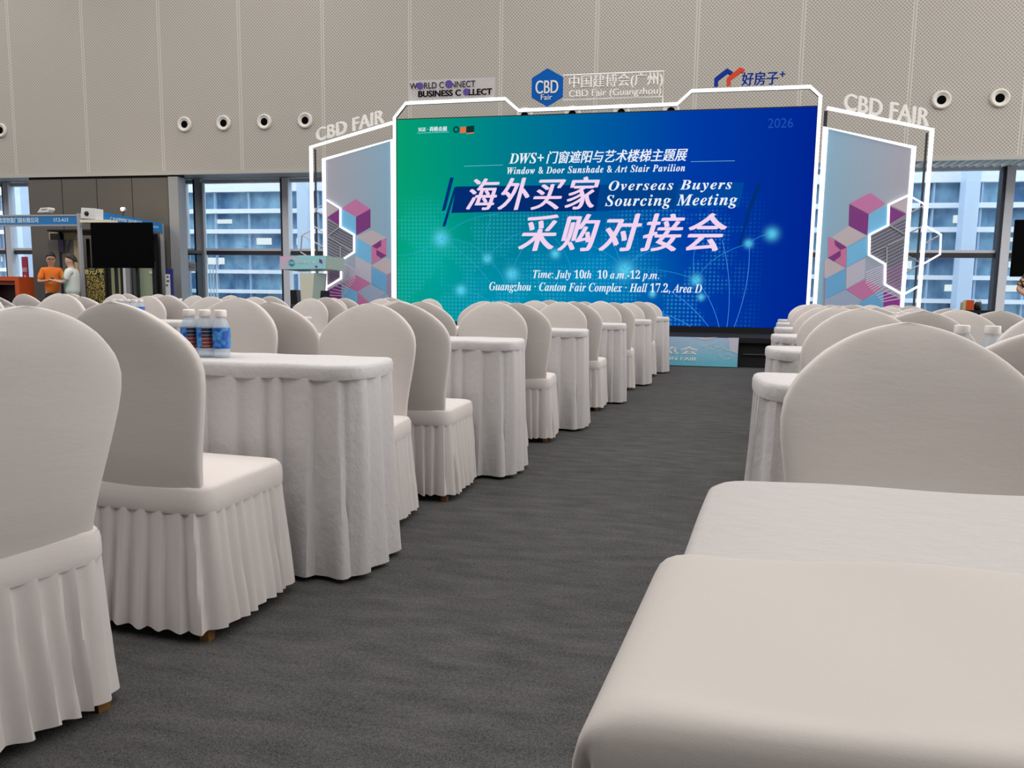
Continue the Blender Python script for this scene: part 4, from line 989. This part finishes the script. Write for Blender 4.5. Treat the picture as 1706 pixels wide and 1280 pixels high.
# television on a stand
tv = thing('television', 'large black switched off television on a stand in front of the booth', 'television'); yt = 13.5
a, b = P(150, 371, yt), P(255, 447, yt)
mb = MB(); mb.box((a.x, yt, b.z), (b.x, yt+0.06, a.z)); mb.build('screen', M['blackgloss'], tv, bevel=0.008)
mb = MB(); xm_ = (a.x+b.x)/2; mb.box((xm_-0.3, yt+0.06, b.z+0.25), (xm_+0.3, yt+0.1, a.z-0.2)); mb.build('mount_plate', M['black'], tv)
for s_ in (-0.25, 0.25):
    mb = MB(); mb.box((xm_+s_-0.025, yt+0.1, 0.08), (xm_+s_+0.025, yt+0.15, a.z-0.25)); mb.build('stand_post', M['black'], tv)
mb = MB(); mb.box((xm_-0.4, yt-0.15, 0.03), (xm_+0.4, yt+0.4, 0.09)); mb.build('stand_base', M['black'], tv, bevel=0.01)
# roll-up banner, red poster, orange counter, railing, notice
ru = thing('rollup_banner', 'small white banner with dark blue border beside the grey core wall', 'banner'); yb_ = 16.5
a, b = P(276, 448, yb_), P(289, 495, yb_)
mb = MB(); mb.box((a.x, yb_, 0.02), (b.x, yb_+0.03, a.z)); mb.build('blue_border', mat('navy_border', (42, 46, 128), 0.5), ru)
a2, b2 = P(275.5, 457, yb_), P(284.5, 492, yb_)
mb = MB(); mb.box((a2.x, yb_-0.004, 0.1), (b2.x, yb_, a2.z)); mb.build('white_print', M['white'], ru)
mb = MB()
for u0, v0, u1, v1 in ((278, 460, 281, 463), (278, 467, 282, 470), (277, 474, 280, 477)): p, q = P(u0, v0, yb_), P(u1, v1, yb_); mb.box((p.x, yb_-0.008, q.z), (q.x, yb_-0.004, p.z))
mb.build('printed_picture', M['darkgrey'], ru)
rp = thing('red_poster', 'raspberry red poster with white lettering behind the orange counter', 'poster'); yr_ = 16.6
a, b = P(35.5, 428, yr_), P(47, 472, yr_)
mb = MB(); mb.box((a.x, yr_, b.z-0.6), (b.x, yr_+0.04, a.z)); mb.build('red_print', mat('raspberry_print', (176, 52, 84), 0.6), rp)
mb = MB(); a2, b2 = P(35.5, 467, yr_), P(47, 476, yr_); mb.box((a2.x, yr_-0.005, b2.z), (b2.x, yr_, a2.z)); mb.build('pale_foot', M['white'], rp)
text('lettering', '展区', mat('pink_white_lettering', (238, 206, 214), 0.5), rp, 37.5, 46, 446, 453, yr_, 0.004, 0.02); text('lettering', '▲', M['white'], rp, 40, 44, 458, 462, yr_, 0.004)
oc = thing('orange_counter', 'orange framed counter with black recess at the left photo edge', 'counter'); yo = 15.6
M['orange'] = mat('orange_lacquer', (206, 84, 36), 0.4)
a = P(31, 461, yo); xl_ = a.x-1.0
mb = MB(); mb.box((xl_, yo, a.z-0.1), (a.x, yo+0.45, a.z)); mb.box((a.x-0.12, yo, 0), (a.x, yo+0.45, a.z-0.1)); mb.box((xl_, yo, 0), (xl_+0.12, yo+0.45, a.z-0.1)); mb.build('outer_frame', M['orange'], oc)
mb = MB(); mb.box((xl_+0.12, yo+0.08, a.z-0.2), (a.x-0.12, yo+0.45, a.z-0.1)); mb.box((a.x-0.2, yo+0.08, 0), (a.x-0.12, yo+0.45, a.z-0.2)); mb.build('inner_frame', mat('dark_orange_lacquer', (150, 62, 40), 0.4), oc)
mb = MB(); mb.box((xl_+0.12, yo+0.3, 0), (a.x-0.2, yo+0.4, a.z-0.2)); mb.build('recess_panel', M['black'], oc)
ra = thing('railing', 'white upright bar railing outside the glazed door', 'railing'); yy = 19.4
a, b = P(335, 441, yy), P(360, 441, yy)
mb = MB(); mb.tube([(a.x, yy, a.z), (b.x+0.1, yy, a.z)], 0.02, 6); mb.build('top_rail', M['fawhite'], ra)
for i in range(6):
    x_ = a.x+(b.x-a.x)*i/5; mb = MB(); mb.tube([(x_, yy, -0.05), (x_, yy, a.z)], 0.014, 6); mb.build('bar', M['fawhite'], ra)
no = thing('door_notice', 'white paper notice taped to the glazed door', 'notice'); yn_ = 18.19
a, b = P(307, 437, yn_), P(326, 452, yn_)
mb = MB(); mb.box((a.x, yn_, b.z), (b.x, yn_+0.006, a.z)); mb.build('paper', M['white'], no)
text('notice_lettering', '出入口', M['darkgrey'], no, 309, 324, 440, 448, yn_, 0.002, 0.01)

# ---------------------------------------------------------------- things at the right
rt = thing('television', 'black television cut by the right photo edge, in front of the windows', 'television'); yt = 13.5
a, b = P(1693, 366, yt), P(1693, 461, yt)
mb = MB(); mb.box((a.x, yt, b.z), (a.x+1.5, yt+0.06, a.z)); mb.build('screen', M['blackgloss'], rt, bevel=0.008)
mb = MB(); mb.box((a.x+0.7, yt+0.06, 0.05), (a.x+0.8, yt+0.14, a.z-0.3)); mb.build('stand_post', M['black'], rt)
mb = MB(); mb.box((a.x+0.3, yt-0.2, 0), (a.x+1.2, yt+0.4, 0.05)); mb.build('stand_base', M['black'], rt)
yb_ = 13.6
be = thing('side_table', 'dark low table behind the right chairs carrying the orange box', 'table')
a, b = P(1600, 516, yb_), P(1654, 530, yb_); ztab = a.z-0.005
mb = MB(); mb.box((a.x, yb_, ztab-0.05), (b.x, yb_+0.5, ztab)); mb.build('table_top', M['black'], be)
for x_ in (a.x+0.05, b.x-0.05):
    for y_ in (yb_+0.05, yb_+0.45): mb = MB(); mb.box((x_-0.02, y_-0.02, 0), (x_+0.02, y_+0.02, ztab-0.05)); mb.build('leg', M['black'], be)
ob = thing('orange_box', 'small orange box standing upright behind the right chairs', 'box'); a, b = P(1610, 500, yb_+.1), P(1622, 516, yb_+.1)
mb = MB(); mb.box((a.x, yb_+0.1, ztab), (b.x, yb_+0.2, a.z)); mb.build('box_body', M['orange'], ob)
mb = MB(); mb.prism([(a.x-0.05, yb_+0.1, ztab), (a.x, yb_+0.1, ztab), (a.x, yb_+0.1, a.z), (a.x-0.05, yb_+0.1, a.z-0.05)], (0, 0.1, 0)); mb.build('box_side', M['beige'], ob)
bb = thing('black_bag', 'small black rounded bag beside the orange box', 'bag'); c = P(1630, 515, yb_+.15)
mb = MB(); rs = []
for k, h in ((0.75, 0), (1, 0.03), (1.0, 0.08), (0.8, 0.12), (0.4, 0.14)): rs.append([(c.x+0.06*k*math.cos(2*math.pi*j/16), yb_+0.18+0.05*k*math.sin(2*math.pi*j/16), ztab+h) for j in range(16)])
mb.rings(rs); mb.build('bag_body', M['black'], bb, True)
mb = MB(); mb.tube([(c.x+0.05*math.cos(k), yb_+0.18, ztab+0.1+0.07*math.sin(k)) for k in [math.pi*i/10 for i in range(11)]], 0.006, 6); mb.build('handle', M['grey'], bb, True)

# ---------------------------------------------------------------- people
SKIN = mat('skin', (196, 146, 118), 0.5); SKIN2 = mat('fair_skin', (214, 170, 146), 0.5); HAIR = mat('black_hair', (20, 17, 17), 0.55); HAIR2 = mat('dark_brown_hair', (44, 32, 26), 0.55)
def skin_obj(name, nodes, edges, ma, parent, sub=2):
    names = list(nodes); me = bpy.data.meshes.new(name)
    me.from_pydata([nodes[k][0] for k in names], [(names.index(a), names.index(b)) for a, b in edges], [])
    o = bpy.data.objects.new(name, me); COL.objects.link(o); o.parent = parent
    mo = o.modifiers.new('skin', 'SKIN'); mo.use_smooth_shade = True
    if not me.skin_vertices: me.skin_vertices_add() if hasattr(me, 'skin_vertices_add') else None
    for i, k in enumerate(names):
        r = nodes[k][1]; sv = me.skin_vertices[0].data[i]; sv.radius = (r, r) if not isinstance(r, tuple) else r; sv.use_root = (i == 0)
    sb = o.modifiers.new('sub', 'SUBSURF'); sb.levels = sub; sb.render_levels = sub
    me.materials.append(ma); return o
def person(label, x, y, rz, skin, hair, shirt, trousers, arms, build=1.0, glasses=False):
    t_ = thing('person', label, 'person', (x, y, 0), rz)
    N = {'pel': ((0, 0, 0.95), (0.15*build, 0.11*build)), 'sto': ((0, 0.0, 1.12), (0.14*build, 0.10*build)), 'che': ((0, 0, 1.32), (0.16*build, 0.11*build)), 'nb': ((0, 0.005, 1.47), 0.065), 'nk': ((0, -0.01, 1.515), 0.062),
         'jaw': ((0, -0.032, 1.57), (0.07, 0.078)), 'fac': ((0, -0.022, 1.64), (0.086, 0.098)), 'bro': ((0, -0.012, 1.705), (0.089, 0.102)), 'top': ((0, 0, 1.765), (0.062, 0.072)), 'nos': ((0, -0.124, 1.632), 0.010), 'earl': ((0.093, 0.0, 1.64), 0.018), 'earr': ((-0.093, 0.0, 1.64), 0.018)}
    E = [('pel', 'sto'), ('sto', 'che'), ('che', 'nb'), ('nb', 'nk'), ('nk', 'jaw'), ('jaw', 'fac'), ('fac', 'bro'), ('bro', 'top'), ('fac', 'nos'), ('fac', 'earl'), ('fac', 'earr')]
    for s_, nm in ((1, 'l'), (-1, 'r')):
        el, wr, hd = arms[nm]
        N['sh'+nm] = ((s_*0.18*build, 0, 1.42), 0.058); N['el'+nm] = (el, 0.043); N['wr'+nm] = (wr, 0.029)
        E += [('che', 'sh'+nm), ('sh'+nm, 'el'+nm), ('el'+nm, 'wr'+nm)]
        W_ = Vector(wr); D = (Vector(hd)-W_).normalized(); side = D.cross(Vector((0, 0, 1))).normalized()*s_
        pal = W_+D*0.06; N['pa'+nm] = (tuple(pal), (0.036, 0.02)); E.append(('wr'+nm, 'pa'+nm))
        for f in range(4):
            off = side*(0.024-0.016*f); ln = (0.036, 0.042, 0.039, 0.03)[f]; b0 = pal+off*0.9+D*0.03; b1 = b0+D*ln+Vector((0, 0, -0.006)); b2 = b1+D*ln*0.5+Vector((0, 0, 0.022)); 
            for q, p_ in (('a', b0), ('b', b1), ('c', b2)): N['f%d%s%s' % (f, q, nm)] = (tuple(p_), 0.0085)
            E += [('pa'+nm, 'f%da%s' % (f, nm)), ('f%da%s' % (f, nm), 'f%db%s' % (f, nm)), ('f%db%s' % (f, nm), 'f%dc%s' % (f, nm))]
        th0 = W_+D*0.03+side*0.035+Vector((0, 0, 0.01)); th1 = th0+D*0.035+side*0.012+Vector((0, 0, 0.018))
        N['t0'+nm] = (tuple(th0), 0.011); N['t1'+nm] = (tuple(th1), 0.009); E += [('wr'+nm, 't0'+nm), ('t0'+nm, 't1'+nm)]
        N['hi'+nm] = ((s_*0.09, 0, 0.9), 0.085); N['kn'+nm] = ((s_*0.10, -0.01, 0.5), 0.058); N['an'+nm] = ((s_*0.10, 0.02, 0.09), 0.04); N['to'+nm] = ((s_*0.11, -0.13, 0.035), 0.035)
        E += [('pel', 'hi'+nm), ('hi'+nm, 'kn'+nm), ('kn'+nm, 'an'+nm), ('an'+nm, 'to'+nm)]
    skin_obj('body', N, E, skin, t_)
    g = 1.12
    C_ = {'hem': ((0, 0, 0.86), (0.19*build, 0.145*build)), 'wai': ((0, 0, 1.05), (0.185*build, 0.14*build)), 'che': ((0, 0, 1.3), (0.20*build, 0.145*build)), 'yok': ((0, 0.005, 1.43), (0.13*build, 0.1*build)), 'col': ((0, 0.0, 1.49), 0.075)}
    CE = [('hem', 'wai'), ('wai', 'che'), ('che', 'yok'), ('yok', 'col')]
    for s_, nm in ((1, 'l'), (-1, 'r')):
        sh = Vector((s_*0.19*build, 0, 1.415)); el = Vector(arms[nm][0]); mid = sh+(el-sh)*0.45; en = sh+(el-sh)*0.86
        C_['s0'+nm] = (tuple(sh), 0.078); C_['s1'+nm] = (tuple(mid), 0.074); C_['s2'+nm] = (tuple(en), 0.072); CE += [('yok', 's0'+nm), ('s0'+nm, 's1'+nm), ('s1'+nm, 's2'+nm)]
    skin_obj('shirt', C_, CE, shirt, t_)
    T_ = {'wst': ((0, 0, 0.97), (0.165*build, 0.125*build)), 'cro': ((0, 0, 0.86), (0.165*build, 0.13*build))}; TE = [('wst', 'cro')]
    for s_, nm in ((1, 'l'), (-1, 'r')):
        for q, p_, r in (('a', (s_*0.09, 0, 0.8), 0.105), ('b', (s_*0.1, -0.01, 0.5), 0.08), ('c', (s_*0.1, 0.015, 0.1), 0.068)): T_[q+nm] = (p_, r)
        TE += [('cro', 'a'+nm), ('a'+nm, 'b'+nm), ('b'+nm, 'c'+nm)]
    skin_obj('trousers', T_, TE, trousers, t_)
    for s_ in (1, -1):
        mb = MB(); rs = []
        for z, k in ((0.0, 1.0), (0.03, 1.03), (0.06, 0.9), (0.085, 0.6)): rs.append([(s_*0.105+0.05*k*math.cos(a_), -0.06+0.14*k*math.sin(a_), z) for a_ in [2*math.pi*j/16 for j in range(16)]])
        mb.rings(rs); mb.build('shoe', M['black'], t_, True)
    mb = MB(); rs = []
    for i in range(9):
        ph = i/8*math.pi/2; z = 1.695+0.128*math.sin(ph); k = math.cos(ph)
        rs.append([((0.104*max(k, .05))*math.cos(a_), 0.012+(0.118*max(k, .05))*math.sin(a_), z+(0.035*max(0, -math.sin(a_))-0.085*max(0, math.sin(a_)))*(1-i/8)) for a_ in [2*math.pi*j/24 for j in range(24)]])
    mb.rings(rs); mb.build('hair', hair, t_, True)
    for s_ in (1, -1):
        mb = MB(); mb.lathe([(0.001, 0.006), (0.006, 0.004), (0.008, 0)], (s_*0.034, -0.113, 1.668), 10, 'y'); mb.build('eye', HAIR, t_, True)
    mb = MB(); mb.box((-0.024, -0.112, 1.578), (0.024, -0.098, 1.588)); mb.build('mouth', mat('lips', (150, 84, 78), 0.5), t_)
    if glasses:
        mb = MB()
        for s_ in (1, -1): mb.tube([(s_*0.036+0.028*math.cos(a_), -0.124, 1.668+0.02*math.sin(a_)) for a_ in [2*math.pi*j/14 for j in range(14)]], 0.005, 6, True)
        mb.tube([(-0.01, -0.124, 1.673), (0.01, -0.124, 1.673)], 0.004, 6); mb.tube([(0.062, -0.124, 1.673), (0.085, 0, 1.68)], 0.004, 6); mb.tube([(-0.062, -0.124, 1.673), (-0.085, 0, 1.68)], 0.004, 6)
        mb.build('glasses', M['black'], t_, True)
    return t_
A1 = {'l': ((0.27, -0.06, 1.17), (0.07, -0.27, 1.2), (-0.03, -0.37, 1.24)), 'r': ((-0.28, -0.05, 1.16), (-0.09, -0.27, 1.18), (0.02, -0.36, 1.22))}
p1 = person('person in an orange polo shirt with glasses, looking down at a phone', -13.28, 14.5, R_(43), SKIN, HAIR, mat('orange_polo_cloth', (244, 126, 40), 0.8), mat('black_trousers', (22, 22, 24), 0.8), A1, 0.9, True)
p1.scale = (0.92, 0.96, 1.0)
A2 = {'l': ((0.25, -0.08, 1.16), (0.12, -0.32, 1.2), (0.02, -0.43, 1.23)), 'r': ((-0.25, -0.06, 1.15), (-0.10, -0.31, 1.18), (-0.02, -0.42, 1.2))}
ma = mat('white_teal_shirt', (226, 232, 228), 0.8); t = NT(ma); x, y, z = t.sep(t.coord())
f_ = t.math('LESS_THAN', t.math('ADD', y, t.math('MULTIPLY', t.noise(t.coord(), 6, 2), 0.12)), -0.02)
t.link(t.mix(f_, lin((226, 230, 226)), lin((72, 196, 176))), t.b.inputs['Base Color'])
p2 = person('person in a white and teal shirt seen side on, reaching towards the phone', -12.64, 14.36, R_(-66), SKIN2, HAIR2, ma, mat('grey_trousers', (190, 190, 182), 0.8), A2, 1.08)
p2.scale = (1.0, 1.0, 0.985)
ph = thing('smartphone', 'dark smartphone held in the hands of the orange shirted person', 'phone', (-13.28+0.36*math.sin(R_(43))*1.0, 14.5-0.36*math.cos(R_(43)), 1.245), R_(43))
mb = MB(); mb.box((-0.04, -0.07, -0.005), (0.04, 0.07, 0.005)); mb.build('phone_case', M['black'], ph, bevel=0.004)
mb = MB(); mb.box((-0.036, -0.064, 0.005), (0.036, 0.064, 0.0065)); mb.build('phone_screen', mat('lit_phone_screen', (170, 190, 200), emit=0.6), ph)
A3 = {'l': ((0.27, -0.05, 1.17), (0.10, -0.27, 1.16), (0.0, -0.36, 1.16)), 'r': ((-0.31, -0.03, 1.2), (-0.2, -0.25, 1.1), (-0.1, -0.33, 1.1))}
ma = mat('brown_plaid_cloth', (150, 112, 74), 0.8); t = NT(ma); x, y, z = t.sep(t.coord())
st1 = t.math('LESS_THAN', t.math('FRACT', t.math('MULTIPLY', t.math('ADD', x, t.math('MULTIPLY', z, 0.4)), 17)), 0.4); st2 = t.math('LESS_THAN', t.math('FRACT', t.math('MULTIPLY', z, 16)), 0.35)
t.link(t.mix(st1, t.mix(st2, lin((188, 158, 116)), lin((96, 62, 40))), lin((40, 30, 26))), t.b.inputs['Base Color'])
person('person in a brown plaid shirt half cut by the right photo edge', 5.92, 12.9, R_(-20), SKIN, HAIR, ma, mat('black_jeans', (18, 17, 19), 0.8), A3, 1.0)
